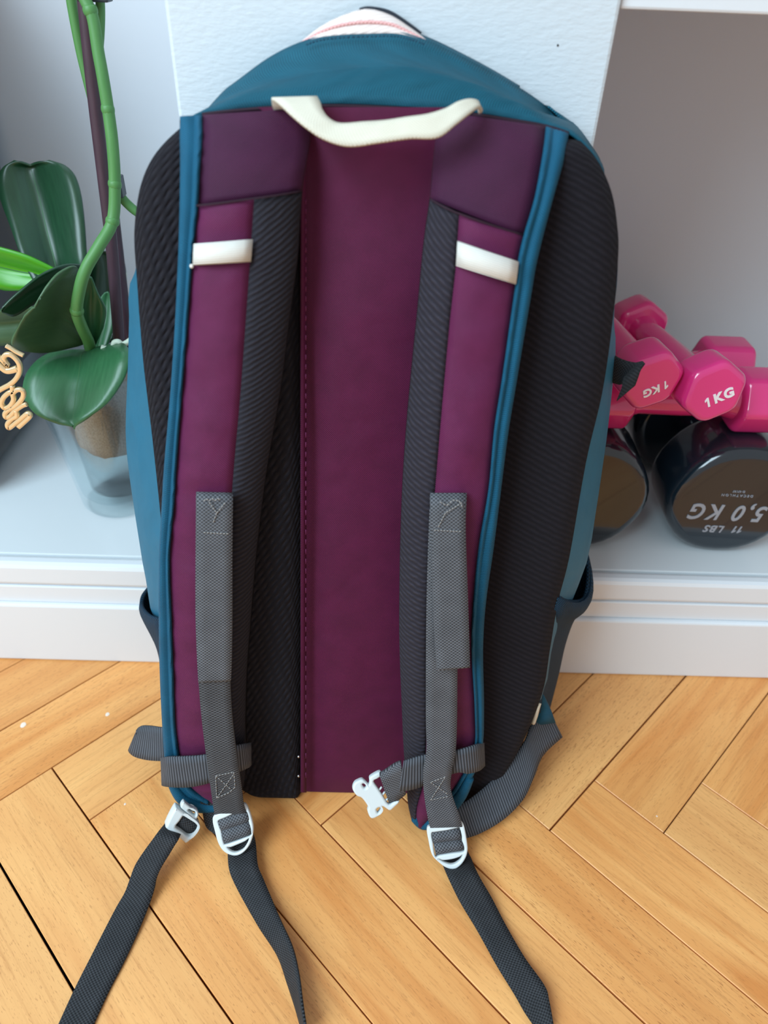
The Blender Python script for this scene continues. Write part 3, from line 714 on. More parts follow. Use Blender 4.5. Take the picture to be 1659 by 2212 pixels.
# long webbing tails lying on the parquet
ribbon('strap_tail', [(bkL(a, h), bkL(b, h)) for a, b, h in (((474, 1785), (534, 1765), -.005), ((480, 1815), (541, 1800), -.007), ((486, 1842), (548, 1832), -.009))] + [(PZ(*a, za_), PZ(*b, zb_)) for a, b, za_, zb_ in
   (((494, 1874), (557, 1868), .010, .010), ((505, 1905), (569, 1898), .006, .007), ((526, 1945), (583, 1932), .0025, .008), ((560, 2003), (605, 1985), .0018, .012), ((600, 2064), (631, 2045), .0016, .016), ((622, 2125), (645, 2105), .0016, .018), ((640, 2180), (653, 2168), .0016, .020), ((655, 2235), (662, 2228), .0016, .021))],
   M['web_dark'], straps['L'], 6, 4, xf=bl, solid=0.0016, label='dark webbing tail lying twisted on the parquet')
ribbon('strap_tail', [(bkR(a, h), bkR(b, h)) for a, b, h in (((932, 1812), (1000, 1802), -.006), ((940, 1838), (1006, 1828), -.008), ((949, 1858), (1013, 1850), -.010), ((956, 1875), (1021, 1868), -.011))] + [(PZ(*a, za_), PZ(*b, zb_)) for a, b, za_, zb_ in
   ( ((968, 1895), (1032, 1888), .0105, .0105), ((992, 1945), (1061, 1938), .006, .006), ((1031, 2010), (1092, 1998), .0030, .0040), ((1074, 2088), (1133, 2068), .0016, .0060), ((1112, 2150), (1176, 2128), .0016, .0090), ((1135, 2190), (1186, 2160), .0016, .0090), ((1165, 2232), (1197, 2222), .0016, .0070))],
   M['web_dark'], straps['R'], 6, 4, xf=bl, solid=0.0016, label='dark webbing tail lying on the parquet')

# lower anchors: webbing from the bag's corners round to the buckles
ribbon('anchor_webbing', [(PZ(*a, za_), PZ(*b, zb_)) for a, b, za_, zb_ in
   (((1183, 1530), (1214, 1592), .060, .036), ((1150, 1563), (1172, 1632), .058, .034), ((1132, 1603), (1152, 1680), .050, .028), ((1100, 1646), (1130, 1726), .040, .018), ((1058, 1690), (1087, 1770), .030, .010), ((1008, 1730), (1032, 1802), .026, .008), ((960, 1752), (985, 1815), .026, .012))],
   M['web_rib'], bag, 7, 5, xf=bl, solid=0.0016, label='grey webbing sweeping from the side of the bag to the buckle')
grid('anchor_tab', [[PW(*a, w) for a in r] for r, w in ((((1164, 1490), (1167, 1488)), -.012), (((1163, 1515), (1180, 1512)), -.016), (((1158, 1548), (1192, 1538)), -.02), (((1152, 1566), (1200, 1560)), -.022))], M['teal_tape'], bag, xf=bl, solid=0.0016)
zpull = tube('zip_pull', [PW(1163, 1518, -.004), PW(1160, 1530, -.002), PW(1157, 1545, -.004), PW(1152, 1562, -.008)], lambda t: 0.0024 - 0.0008 * t, M['cream'], bag, 8, 4, xf=bl)
ribbon('anchor_webbing', [(PZ(*a, za_), PZ(*b, zb_)) for a, b, za_, zb_ in
   (((362, 1572), (362, 1640), .070, .046), ((346, 1571), (348, 1643), .068, .042), ((325, 1568), (318, 1641), .064, .036), ((306, 1568), (292, 1634), .060, .032), ((297, 1574), (280, 1624), .056, .030), ((297, 1584), (281, 1618), .052, .030), ((310, 1592), (298, 1620), .050, .032), ((340, 1596), (335, 1628), .050, .034))],
   M['web_rib'], bag, 6, 5, xf=bl, solid=0.0016, label='short grey webbing loop beside the left strap')
ribbon('anchor_webbing', [(PZ(*a, za_), PZ(*b, zb_)) for a, b, za_, zb_ in
   (((425, 1690), (470, 1690), .040, .040), ((436, 1745), (474, 1738), .022, .024), ((446, 1786), (482, 1776), .010, .014), ((470, 1806), (505, 1792), .010, .014))], M['web_dark'], bag, 6, 4, xf=bl, solid=0.0016, label='dark webbing running under the left strap to its buckle')

# sternum straps
ribbon('sternum_strap', [(PW(*a, w), PW(*b, w)) for a, b, w in
   (((356, 1640), (358, 1690), .018), ((349, 1637), (351, 1696), .030), ((362, 1635), (368, 1699), .0405), ((400, 1634), (410, 1699), .0445), ((445, 1630), (452, 1690), .0462), ((505, 1612), (510, 1668), .0455), ((530, 1606), (535, 1658), .038), ((541, 1604), (541, 1652), .026))],
   M['web_rib'], straps['L'], 6, 4, xf=bl, solid=0.0016, label='grey webbing band wrapped round the strap')
ribbon('sternum_strap', [(PW(*a, w), PW(*b, w)) for a, b, w in
   (((1044, 1604), (1046, 1654), .028), ((1030, 1608), (1034, 1664), .039), ((1005, 1616), (1010, 1670), .0445), ((980, 1622), (985, 1668), .0455), ((925, 1630), (925, 1690), .0460), ((905, 1634), (905, 1700), .0470), ((885, 1640), (882, 1706), .0480), ((872, 1644), (862, 1708), .0480))],
   M['web_rib'], straps['R'], 6, 4, xf=bl, solid=0.0016, label='grey webbing band wrapped round the strap')
def cp(a, b): return (740 + a / 7.54, 1620 + b / 7.54)
ribbon('clip_webbing', [(PW(*cp(*a), .0470), PW(*cp(*b), .0470)) for a, b in (((950, 190), (1030, 700)), ((850, 230), (920, 790)), ((700, 330), (850, 830)), ((600, 390), (760, 850)))], M['web'], straps['R'], 4, 4, xf=bl, solid=0.0030)
c_, ex_, ey_, to2 = plane_px(*cp(520, 700), 'w', .047, Vector((0.15, -0.85, 0.5)))
clip_out = [(160, 590), (190, 520), (250, 480), (320, 458), (370, 495), (420, 545), (436, 500), (432, 440), (480, 395), (600, 335), (640, 370), (625, 405), (560, 450), (500, 490), (560, 590), (640, 710), (740, 868), (830, 830), (905, 800), (915, 835), (850, 900), (768, 966), (700, 930), (645, 900), (650, 960), (600, 1040), (500, 1095), (440, 1075), (400, 970), (408, 900), (310, 765), (230, 730), (170, 650)]
male = plate('side_release_clip', [to2(*cp(*q)) for q in clip_out], [[to2(*cp(*q)) for q in ((310, 540), (350, 535), (385, 590), (345, 605))], [to2(*cp(*q)) for q in ((545, 945), (600, 915), (620, 960), (570, 1010))]], c_, ex_, ey_, 0.0050, 0.0014, M['plastic'], straps['R'], 3, xf=bl, label='white male clip on the sternum strap')
for (a, b) in (((590, 660), (640, 600)), ((640, 740), (690, 680)), ((700, 820), (740, 790))):
    q0, q1 = to2(*cp(*a)), to2(*cp(*b)); tube('clip_tooth', [c_ + ex_ * q0[0] + ey_ * q0[1], c_ + ex_ * q1[0] + ey_ * q1[1]], 0.0008, M['plastic'], straps['R'], 6, 1, xf=bl)
# female half hanging at the left
c_, ex_, ey_, to2 = plane_px(*lp(400, 590), 'w', .047, Vector((0.35, -0.80, 0.45)))
fem_out = [lp(*q) for q in [(275, 310), (320, 300), (420, 370), (530, 440), (640, 515), (685, 605), (620, 690), (560, 775), (460, 862), (400, 820), (270, 720), (135, 625), (140, 570), (200, 440)]]
fem_hole = [lp(*q) for q in [(430, 410), (520, 470), (610, 540), (640, 610), (575, 715), (495, 765), (390, 690), (285, 605), (350, 510)]]
plate('side_release_socket', [to2(*q) for q in fem_out], [[to2(*q) for q in fem_hole]], c_, ex_, ey_, 0.0100, 0.0016, M['plastic'], straps['L'], 3, xf=bl, label='white socket half of the clip')
nz_ = ex_.cross(ey_)
def fpt(q, h): z = to2(*lp(*q)); return c_ + ex_ * z[0] + ey_ * z[1] + nz_ * h
ribbon('clip_webbing', [(fpt((425, 370), -.002), fpt((660, 540), -.002)), (fpt((390, 430), .002), fpt((640, 610), .002)), (fpt((330, 520), .002), fpt((580, 700), .002)), (fpt((250, 620), -.003), fpt((500, 800), -.003))], M['web_dark'], straps['L'], 4, 3, xf=bl, solid=0.0012)
plate('socket_loop', [to2(*lp(*q)) for q in ((370, 300), (420, 215), (470, 250), (560, 320), (640, 350), (665, 420), (620, 500), (520, 430), (440, 370))],
      [[to2(*lp(*q)) for q in ((490, 355), (545, 335), (600, 370), (620, 420), (590, 450))]], c_, ex_, ey_, 0.0060, 0.0012, M['plastic'], straps['L'], 3, xf=bl)
tail0 = fpt((250, 700), -.004)
ribbon('sternum_tail', [(fpt((150, 620), -.0045), fpt((400, 800), -.0045))] + [(PZ(*a, za_), PZ(*b, zb_)) for a, b, za_, zb_ in
   (((340, 1800), (386, 1812), .030, .028), ((316, 1832), (368, 1842), .024, .022), ((293, 1868), (348, 1874), .017, .018), ((280, 1902), (338, 1898), .011, .013), ((270, 1928), (334, 1918), .007, .009), ((253, 1958), (322, 1955), .0038, .0045), ((228, 2006), (297, 2016), .0020, .0025), ((198, 2065), (268, 2078), .0016, .0018), ((163, 2134), (235, 2142), .0016, .0016), ((128, 2210), (203, 2212), .0016, .0016), ((112, 2245), (188, 2247), .0016, .0016))],
   M['web_dark'], straps['L'], 6, 4, xf=bl, solid=0.0016, label='dark webbing tail hanging from the white socket onto the parquet')

# carry handle
ribbon('carry_handle', [(PW(*a, wa), PW(*b, wb)) for a, b, wa, wb in
   (((592, 236), (696, 240), .003, .003), ((588, 226), (693, 225), .010, .008), ((588, 214), (685, 211), .015, .013), ((605, 226), (690, 222), .022, .019), ((628, 248), (697, 240), .027, .024), ((660, 275), (712, 258), .031, .027), ((698, 300), (738, 268), .033, .028), ((752, 316), (790, 264), .035, .030), ((820, 308), (832, 261), .036, .031), ((885, 299), (878, 254), .036, .031), ((945, 297), (925, 247), .036, .031), ((985, 268), (962, 236), .033, .028), ((1012, 247), (988, 222), .028, .024), ((1034, 232), (1012, 216), .020, .019), ((1040, 240), (1030, 219), .013, .014), ((1037, 246), (1034, 232), .004, .006))],
   M['cream'], bag, 7, 4, xf=bl, solid=0.0016, label='cream webbing carry handle')

# side pockets of open mesh
def pocket(rows, name='side_pocket'):
    R3 = []
    for fr, mi, re in rows:
        a, b, c = PW(*fr, .003), PW(*mi, -.050), PW(*re, -.085)
        row = [a * (2 * (t - .5) * (t - 1)) + b * (4 * t * (1 - t)) + c * (2 * t * (t - .5)) for t in [i / 10 for i in range(11)]]
        d = c.lerp(PW(760, re[1], -.075), 0.16)            # the rear edge is sewn back onto the side of the bag
        R3.append(row + [c.lerp(d, .35), c.lerp(d, .7), d])
    return grid(name, dense_rows(R3, 4), M['pocket'], bag, xf=bl, solid=0.0016, off=0)
pr = pocket([((1204, 1290), (1268, 1288), (1268, 1196)), ((1200, 1302), (1272, 1302), (1273, 1212)), ((1193, 1322), (1260, 1322), (1272, 1248)), ((1186, 1345), (1234, 1345), (1245, 1300)), ((1176, 1395), (1215, 1400), (1220, 1360)), ((1163, 1465), (1200, 1465), (1204, 1440)), ((1150, 1535), (1181, 1540), (1184, 1520))])
plp = pocket([((352, 1340), (306, 1312), (320, 1272)), ((351, 1352), (304, 1324), (318, 1285)), ((352, 1372), (313, 1345), (322, 1310)), ((356, 1420), (340, 1400), (342, 1370)), ((362, 1480), (354, 1470), (356, 1440))])
tube('pocket_rim', [PW(1206, 1290, 0) , PW(1230, 1300, -.02), PW(1262, 1292, -.05), PW(1270, 1245, -.070), PW(1267, 1196, -.085)], 0.0016, M['pocket'], pr, 7, 6, xf=bl)
tube('pocket_rim', [PW(352, 1340, 0), PW(325, 1332, -.02), PW(307, 1312, -.05), PW(308, 1290, -.068), PW(320, 1272, -.085)], 0.0016, M['pocket'], plp, 7, 6, xf=bl)
# black compression tab at the right edge
ribbon('compression_strap', [(PY(*a, y), PY(*b, y)) for a, b, y in (((1308, 762), (1304, 812), .430), ((1325, 768), (1321, 824), .427), ((1345, 778), (1340, 830), .424), ((1368, 783), (1346, 828), .420), ((1390, 782), (1349, 818), .416), ((1387, 792), (1345, 832), .412), ((1372, 832), (1332, 866), .410))], M['black_web'], bag, 6, 4, xf=bl, solid=0.002, label='black webbing end of the side compression strap')

# ------------------------------------------------------------------ dumbbells
def rounded_hex(R, flat_down, n=6, rc=0.28):
    pts = []
    for k_ in range(6):
        a0 = math.radians(60 * k_ + (0 if flat_down else 30))
        c = Vector((math.cos(a0), math.sin(a0), 0)) * R
        p0 = Vector((math.cos(a0 - math.pi / 3), math.sin(a0 - math.pi / 3), 0)) * R; p1 = Vector((math.cos(a0 + math.pi / 3), math.sin(a0 + math.pi / 3), 0)) * R
        s = c.lerp(p0, rc); e = c.lerp(p1, rc)
        for i in range(n + 1):
            t = i / n; pts.append(s * (1 - t) ** 2 + c * 2 * t * (1 - t) + e * t * t)
    return pts
def head_rows(R, length, bev, z0, flat_down, rc):
    rows = []; base = rounded_hex(R, flat_down, 6, rc)
    prof = [(0.0, 0.0), (0.55, 0.0), (1 - bev / R * 1.05, 0.0)]
    for i in range(6):
        a = math.pi / 2 * i / 5; prof.append((1 - bev / R * (1 - math.sin(a)), bev * (1 - math.cos(a))))
    full = prof + [(r, length - z) for r, z in reversed(prof)]
    for r, z in full: rows.append([Vector((p.x * max(r, 0.002), p.y * max(r, 0.002), z0 + z)) for p in base])
    return rows
def dumbbell(name, front, back, R, hl, hr, roll, mat, label, group, bev=0.006, flat_down=True, rc=0.28):
    """front/back: centres of the two end faces"""
    ax = (back - front); L = ax.length; zx = ax.normalized()
    xx = Vector((0, 0, 1)).cross(zx)
    xx = xx.normalized(); yy = zx.cross(xx)
    q = Matrix((xx, yy, zx)).transposed().to_4x4() @ Matrix.Rotation(roll, 4, 'Z')
    q.translation = front
    root = empty(name, None, label, 'dumbbell', group, q)
    grid('handle', [[Vector((hr * r * math.cos(2 * math.pi * k_ / 20), hr * r * math.sin(2 * math.pi * k_ / 20), z)) for k_ in range(20)] for r, z in
         ((1.25, hl - 0.004), (1.12, hl + 0.003), (1.0, hl + 0.009), (1.05, L / 2), (1.0, L - hl - 0.009), (1.12, L - hl - 0.003), (1.25, L - hl + 0.004))], mat, root, closed=True, flip=False)
    for z0 in (0, L - hl):
        grid('head', head_rows(R, hl, bev, z0, flat_down, rc), mat, root, closed=True, caps=False, flip=False)
    return root
GP = 'pink one kilo dumbbells heaped on the dark ones'; GD = 'dark five kilo dumbbells on the shelf'
R5 = 0.0655; zc5 = ZS + R5 * 0.866 + 0.0003
def five(x, label, text):
    d = dumbbell('dumbbell', Vector((x, 0.513, zc5)), Vector((x + 0.006, 0.700, zc5)), R5, 0.064, 0.017, 0, M['vinyl'], label, GD, 0.011, True, 0.47)
    if text:
        ex, ey = Vector((1, 0, 0)), Vector((0, -1, 0))    # in the dumbbell's frame: -z is out of the front face
        # local x points left in the picture here, so the print reads upside down as in the photo
        o = Vector((0, 0, -0.0002))
        E1, E2 = Vector((-1, 0, 0)), Vector((0, 1, 0))
        return d, o
    return d, None
d5b, _ = five(0.1840, 'dark glossy hexagonal dumbbell half hidden behind the right edge of the backpack', False)
d5a, o5 = five(0.3165, 'dark glossy hexagonal dumbbell printed 5,0 KG on its front face', True)
def face_text(root, s, size, cx, cy, mat, upside, shear=0.0, bold=0.0, spacing=1.0, ang=0.0, z=-0.0003, sx=1.0):
    """lettering on the front face of a dumbbell; cx, cy in world right/up metres from the face centre"""
    inv = root.matrix_basis.inverted().to_3x3()
    r = (inv @ Vector((1, 0, 0))); r.z = 0; r.normalize(); u = (inv @ Vector((0, 0, 1))); u.z = 0; u.normalize()
    c = r * cx + u * cy + Vector((0, 0, z))
    a = ang + (math.pi if upside else 0)
    e1 = r * math.cos(a) + u * math.sin(a); e2 = -r * math.sin(a) + u * math.cos(a)
    return text_mesh('lettering', s, size, c, e1, e2, mat, root, shear, 0.0003, spacing, bold, None, sx)
def one(root, h, cx, cy, mat, upside, shear=0.0, ang=0.0, fat=0.17):
    '''the figure 1 with its flag, drawn as an outline of height h'''
    inv = root.matrix_basis.inverted().to_3x3()
    r = (inv @ Vector((1, 0, 0))); r.z = 0; r.normalize(); u = (inv @ Vector((0, 0, 1))); u.z = 0; u.normalize()
    a = ang + (math.pi if upside else 0)
    e1 = r * math.cos(a) + u * math.sin(a); e2 = -r * math.sin(a) + u * math.cos(a)
    w = h * fat
    P2d = [(-w / 2, -h / 2), (w / 2, -h / 2), (w / 2, h / 2), (-w * .3, h / 2), (-h * .30, h * .27), (-h * .30, h * .10), (-w / 2, h * .24)]
    c = r * cx + u * cy
    fr = [c + e1 * (x + shear * y) + e2 * y + Vector((0, 0, -0.0006)) for x, y in P2d]; n_ = len(fr)
    me = bpy.data.meshes.new('lettering')
    me.from_pydata([tuple(p) for p in fr] + [tuple(p + Vector((0, 0, 0.0006))) for p in fr], [], [tuple(range(n_))] + [(i, (i + 1) % n_, n_ + (i + 1) % n_, n_ + i) for i in range(n_)])
    return link('lettering', me, root, mat, False)
face_text(d5a, '5,0 KG', 0.0236, -0.0027, -0.0078, M['grey_ink'], True, 0.22, 0.00045, 1.22, sx=0.82)
face_text(d5a, 'LBS', 0.0104, -0.0092, -0.0270, M['grey_ink'], True, 0.25, 0.00025, 1.15)
one(d5a, 0.0074, 0.0082, -0.0270, M['grey_ink'], True, 0.25)
one(d5a, 0.0074, 0.0130, -0.0270, M['grey_ink'], True, 0.25)
face_text(d5a, 'DECATHLON', 0.0034, -0.0010, 0.0105, M['grey_ink'], True, 0.0, 0, 1.5)
face_text(d5a, 'D 47197', 0.0030, -0.0010, 0.0148, M['grey_ink'], True, 0.0, 0, 1.0)
RP = 0.0290
P1 = dumbbell('dumbbell', PY(1414, 828, 0.492), Vector((0.1720, 0.640, 0.3120)), 0.0265, 0.030, 0.0120, math.radians(14), M['pink'], 'pink one kilo dumbbell with upside-down print, nearest the backpack', GP, 0.006, False, 0.25)
P2 = dumbbell('dumbbell', PY(1547, 850, 0.492), Vector((0.2360, 0.656, 0.2838)), 0.0268, 0.030, 0.0115, math.radians(6), M['pink'], 'pink one kilo dumbbell whose face reads 1 KG upright', GP, 0.006, False, 0.25)
P3 = dumbbell('dumbbell', Vector((0.344, 0.553, 0.2592)), Vector((0.172, 0.552, 0.2592)), RP, 0.042, 0.0145, 0, M['pink'], 'pink dumbbell lying crosswise in front, its bar under the other pink ones', GP, 0.006, True, 0.2)
P4 = dumbbell('dumbbell', Vector((0.335, 0.613, 0.2592)), Vector((0.165, 0.612, 0.2592)), RP, 0.042, 0.0125, 0, M['pink'], 'pink dumbbell lying crosswise farthest back, mostly hidden by the others', GP, 0.006, True, 0.2)
a26, a20 = math.radians(26), math.radians(20)
face_text(P2, 'KG', 0.0108, 0.0030 + 0.0040 * math.cos(a26), -0.0035 + 0.0040 * math.sin(a26), M['white_ink'], False, 0, 0.00045, 1.15, a26)
one(P2, 0.0080, 0.0030 - 0.0082 * math.cos(a26), -0.0035 - 0.0082 * math.sin(a26), M['white_ink'], False, 0, a26, 0.2)
face_text(P1, 'KG', 0.0098, 0.0025 - 0.0036 * math.cos(a20), -0.0050 - 0.0036 * math.sin(a20), M['white_ink'], True, 0, 0.0003, 1.0, a20)
one(P1, 0.0070, 0.0025 + 0.0074 * math.cos(a20), -0.0050 + 0.0074 * math.sin(a20), M['white_ink'], True, 0, a20, 0.18)

# ------------------------------------------------------------------ left niche: dark cabinet, vase, orchid, gold lettering
SPX = PY(5, 340, 0.775).x
sp = empty('speaker', (SPX - 0.085, 0.665, ZS), 'tall plain glossy black speaker behind the orchid, cut off by the frame', 'speaker')
rows = []
for z, ins in ((0.0005, 0.030), (0.0008, 0.024), (0.004, 0.015), (0.009, 0.009), (0.018, 0.0035), (0.030, 0.0005), (0.042, 0.0), (0.20, 0.0), (0.455, 0.0), (0.46, 0.004)):
    hx, hy, rr = 0.085 - ins, 0.110 - ins, 0.012
    rows.append([Vector((sx * (hx - rr) + rr * math.cos(a0 + i * math.pi / 10), sy * (hy - rr) + rr * math.sin(a0 + i * math.pi / 10), z))
                 for sx, sy, a0 in ((1, 1, 0), (-1, 1, math.pi / 2), (-1, -1, math.pi), (1, -1, 1.5 * math.pi)) for i in range(6)])
grid('cabinet', rows, M['black_box'], sp, closed=True, caps=True)
ring_pts = [Vector((0.05 * math.cos(t * math.pi / 12), -0.1105, 0.27 + 0.05 * math.sin(t * math.pi / 12))) for t in range(25)]
tube('cone_ring', ring_pts, 0.004, M['black_box'], sp, 8, 1)

VX, VY = -0.243, 0.572
vase = empty('glass_vase', (VX, VY, ZS + 0.0003), 'clear tapered glass vase holding the orchid pot', 'vase')
po = [(0.0, 0.0), (0.028, 0.0), (0.0335, 0.0012), (0.0362, 0.005), (0.0370, 0.012), (0.0400, 0.040), (0.0450, 0.080), (0.0500, 0.115), (0.0545, 0.145), (0.0552, 0.1465), (0.0540, 0.1475)]
pi_ = [(0.0525, 0.1460), (0.0480, 0.115), (0.0430, 0.080), (0.0378, 0.040), (0.0345, 0.018), (0.0310, 0.0135), (0.020, 0.0120), (0.0, 0.0115)]
prof = [(max(r, 0.0004), z) for r, z in po + pi_]
lathe('vase_body', prof, (0, 0), M['glass'], vase, 56)
pot = empty('orchid_pot', (VX + 0.003, VY, ZS + 0.020), 'clear plastic nursery pot of bark inside the glass vase', 'pot')
prof = [(0.0004, 0.0), (0.026, 0.0), (0.0285, 0.002), (0.0315, 0.045), (0.0345, 0.080), (0.0385, 0.118), (0.0420, 0.121), (0.0420, 0.1225), (0.0378, 0.1215), (0.0370, 0.117), (0.0335, 0.080), (0.0305, 0.045), (0.0275, 0.003), (0.0004, 0.0012)]
lathe('pot_body', prof, (0, 0), M['liner'], pot, 48)
rb = random.Random(11)
rows = []
for i in range(15):
    t = i / 14; z = 0.034 + 0.078 * t
    r0 = (0.0285 + 0.0055 * t) * (math.sqrt(max(0, 1 - (1 - min(1, t * 4)) ** 2)) if t < .25 else 1)
    rows.append([Vector((max(0.001, r0 * (1 + rb.uniform(-.10, .03))) * math.cos(2 * math.pi * k_ / 26), max(0.001, r0 * (1 + rb.uniform(-.10, .03))) * math.sin(2 * math.pi * k_ / 26), z + rb.uniform(-.0008, .0008))) for k_ in range(26)])
rows.append([Vector((0.0005 * math.cos(2 * math.pi * k_ / 26), 0.0005 * math.sin(2 * math.pi * k_ / 26), 0.115)) for k_ in range(26)])
bark = grid('bark', rows, M['bark'], pot, closed=True, kind='stuff')

orchid = empty('orchid', (VX, VY, ZS + 0.138), 'potted orchid with broad green leaves and a tall bare flower spike', 'plant')
OI = Matrix.Translation((-VX, -VY, -(ZS + 0.138)))
def ol(p): return OI @ p
def leaf(rows, mat, parent=orchid, n=6, **kw):
    """rows base to tip: (left px, mid px, right px, Yleft, Ymid, Yright)"""
    R3 = []
    for l, m3, r, yl, ym, yr in rows: R3.append([PY(*l, yl), PY(*m3, ym), PY(*r, yr)])
    D = dense_rows(R3, n); out = []
    for a, b, c in D:
        row = []
        for k_ in range(9):
            t = k_ / 8
            if t <= .5: q = a.lerp(b, t * 2); e = math.sin(math.pi * t * 2)
            else: q = b.lerp(c, t * 2 - 1); e = math.sin(math.pi * (t * 2 - 1))
            row.append(q + Vector((0, -0.0016, 0.0012)) * e * min(1, (c - a).length / 0.03))
        out.append(row)
    lf = grid('leaf', out, mat, parent, xf=ol, solid=0.0018, off=0, **kw)
    rib = [r[4] + Vector((0, -0.0006, 0.0004)) for r in out]
    tube('midrib', rib[1:-1], lambda t: 0.0010 * (1 - 0.7 * t), M['rib'], lf, 6, 1, xf=ol)
    return lf
Y = .53
leaf([((188, 756), (203, 758), (218, 752), .566, .568, .566), ((108, 764), (180, 762), (262, 742), .545, .555, .545), ((62, 800), (173, 800), (280, 762), .520, .532, .520), ((50, 850), (166, 845), (270, 812), .506, .516, .506), ((76, 893), (161, 886), (236, 866), .497, .503, .497), ((122, 914), (158, 909), (195, 900), .493, .495, .493), ((156, 920), (160, 921), (168, 917), .492, .4925, .492), ((160, 926), (161, 926), (162, 926), .492, .492, .492)], M['leaf'], label='broad leaf drooping over the vase')
leaf([((186, 690), (192, 718), (193, 738), .566, .566, .566), ((179, 620), (166, 704), (165, 748), .552, .556, .552), ((166, 577), (132, 686), (102, 761), .535, .548, .535), ((130, 588), (106, 676), (50, 757), .520, .530, .518), ((102, 618), (90, 668), (25, 742), .510, .515, .506), ((86, 646), (80, 664), (45, 694), .505, .507, .504), ((76, 663), (75, 663), (73, 664), .504, .504, .504)], M['leaf_olive'], label='short leaf folded along its midrib')
leaf([((188, 575), (184, 592), (178, 620), .572, .575, .572), ((145, 572), (136, 598), (120, 628), .556, .562, .556), ((92, 592), (85, 618), (74, 655), .540, .546, .540), ((45, 628), (40, 646), (32, 682), .527, .531, .527), ((15, 655), (12, 664), (8, 676), .520, .521, .520), ((3, 672), (3, 672), (2, 673), .518, .518, .518)], M['leaf_dark'])
leaf([((122, 582), (118, 600), (112, 622), .60, .605, .60), ((62, 553), (52, 588), (28, 628), .60, .608, .60), ((0, 534), (-6, 575), (-10, 622), .60, .608, .60), ((-60, 520), (-62, 560), (-66, 604), .60, .605, .60), ((-110, 540), (-112, 560), (-113, 575), .60, .602, .60)], M['leaf_backlit'], label='leaf coloured bright green as if lit from behind')
leaf([((95, 645), (135, 650), (190, 640), .595, .598, .595), ((62, 590), (126, 602), (190, 590), .605, .614, .605), ((42, 545), (118, 560), (187, 555), .615, .628, .615), ((22, 490), (100, 490), (182, 480), .630, .645, .630), ((2, 435), (86, 428), (174, 418), .645, .660, .645), ((-6, 395), (73, 384), (160, 376), .656, .671, .656), ((6, 362), (67, 362), (138, 356), .664, .675, .664), ((32, 347), (65, 357), (108, 347), .668, .670, .668)], M['leaf_dark'], label='large upright leaf with a notched tip')
leaf([((190, 756), (196, 757), (202, 756), .566, .567, .566), ((178, 735), (200, 735), (212, 733), .560, .562, .560), ((165, 700), (195, 700), (224, 706), .553, .556, .553), ((165, 660), (192, 664), (229, 669), .549, .552, .549), ((178, 622), (198, 628), (213, 637), .546, .548, .546), ((192, 598), (195, 598), (199, 600), .546, .546, .546)], M['leaf'])
leaf([((205, 740), (225, 745), (245, 738), .60, .60, .60), ((198, 650), (235, 660), (268, 655), .625, .630, .625), ((194, 585), (236, 585), (273, 595), .642, .647, .642), ((196, 552), (228, 553), (266, 556), .650, .653, .650), ((205, 544), (228, 543), (255, 547), .652, .653, .652)], M['leaf_dark'])
leaf([((172, 690), (170, 705), (165, 728), .575, .577, .575), ((82, 664), (70, 695), (55, 742), .570, .576, .570), ((12, 668), (4, 700), (-8, 746), .563, .570, .563), ((-50, 680), (-55, 705), (-62, 735), .560, .563, .560)], M['leaf_olive'])
leaf([((198, 758), (212, 760), (228, 758), .580, .582, .580), ((205, 700), (226, 700), (248, 700), .592, .594, .592), ((214, 650), (232, 648), (248, 652), .600, .602, .600), ((228, 632), (232, 630), (236, 632), .602, .602, .602)], M['leaf'])
spx = [(196, 757), (190, 735), (176, 705), (166, 672), (172, 625), (186, 580), (215, 530), (243, 478), (248, 400), (243, 310), (234, 240), (222, 165), (212, 110), (203, 50), (194, 20), (184, 0), (172, -30)]
spk = tube('flower_spike', [PY(*q, y_) for q, y_ in zip(spx, (.560, .548, .534, .527, .526, .528, .535, .545, .550, .553, .556, .558, .560, .562, .563, .564, .565))], lambda t: 0.0046 - 0.0008 * t, M['stem'], orchid, 12, 6, xf=ol)
for q, y, r in (((243, 478), .545, .0049), ((166, 671), .527, .0052), ((233, 236), .556, .0045), ((195, 22), .563, .0047), ((248, 398), .550, .0047)):
    c = PY(*q, y); tube('stem_node', [c + Vector((0, 0, -.003)), c, c + Vector((0, 0, .003))], lambda t, r=r: r * (0.80 + 0.20 * math.sin(math.pi * t)), M['stem'], spk, 12, 3, xf=ol)
sp2 = tube('flower_spike', [PY(*q, .592) for q in ((150, -30), (156, 10), (164, 55), (176, 115), (189, 170), (203, 225), (219, 285), (236, 345), (249, 395), (262, 425), (282, 447), (300, 460), (330, 475))], lambda t: 0.0036, M['stem'], orchid, 10, 6, xf=ol)
tube('flower_spike', [PY(*q, .585) for q in ((214, -30), (217, 20), (216, 70), (212, 120), (208, 150), (205, 180))], lambda t: 0.0030, M['stem'], orchid, 10, 6, xf=ol)
tube('support_stick', [PY(*q, y) for q, y in (((177, -40), .578), ((182, 0), .578), ((195, 130), .578), ((208, 250), .578), ((226, 400), .578), ((240, 520), .578), ((250, 640), .578), ((258, 752), .578))], 0.0046, M['stick'], orchid, 12, 4, xf=ol, label='purple-brown support cane')
tube('support_stick', [PY(*q, .598) for q in ((196, 70), (208, 180), (222, 300), (240, 420), (256, 550), (268, 650), (282, 752))], 0.0042, M['stick'], orchid, 12, 4, xf=ol, label='second support cane leaning behind the first')
box('stem_clip', tuple(ol(PY(240, 424, .588)) + Vector((0, -.005, 0))), tuple(ol(PY(262, 380, .588)) + Vector((0, .006, 0))), M['clip'], orchid, 0.001)
box('stem_clip', tuple(ol(PY(172, 2, .575)) + Vector((0, -.006, 0))), tuple(ol(PY(236, -18, .575)) + Vector((0, .006, 0))), M['clip'], orchid, 0.001)
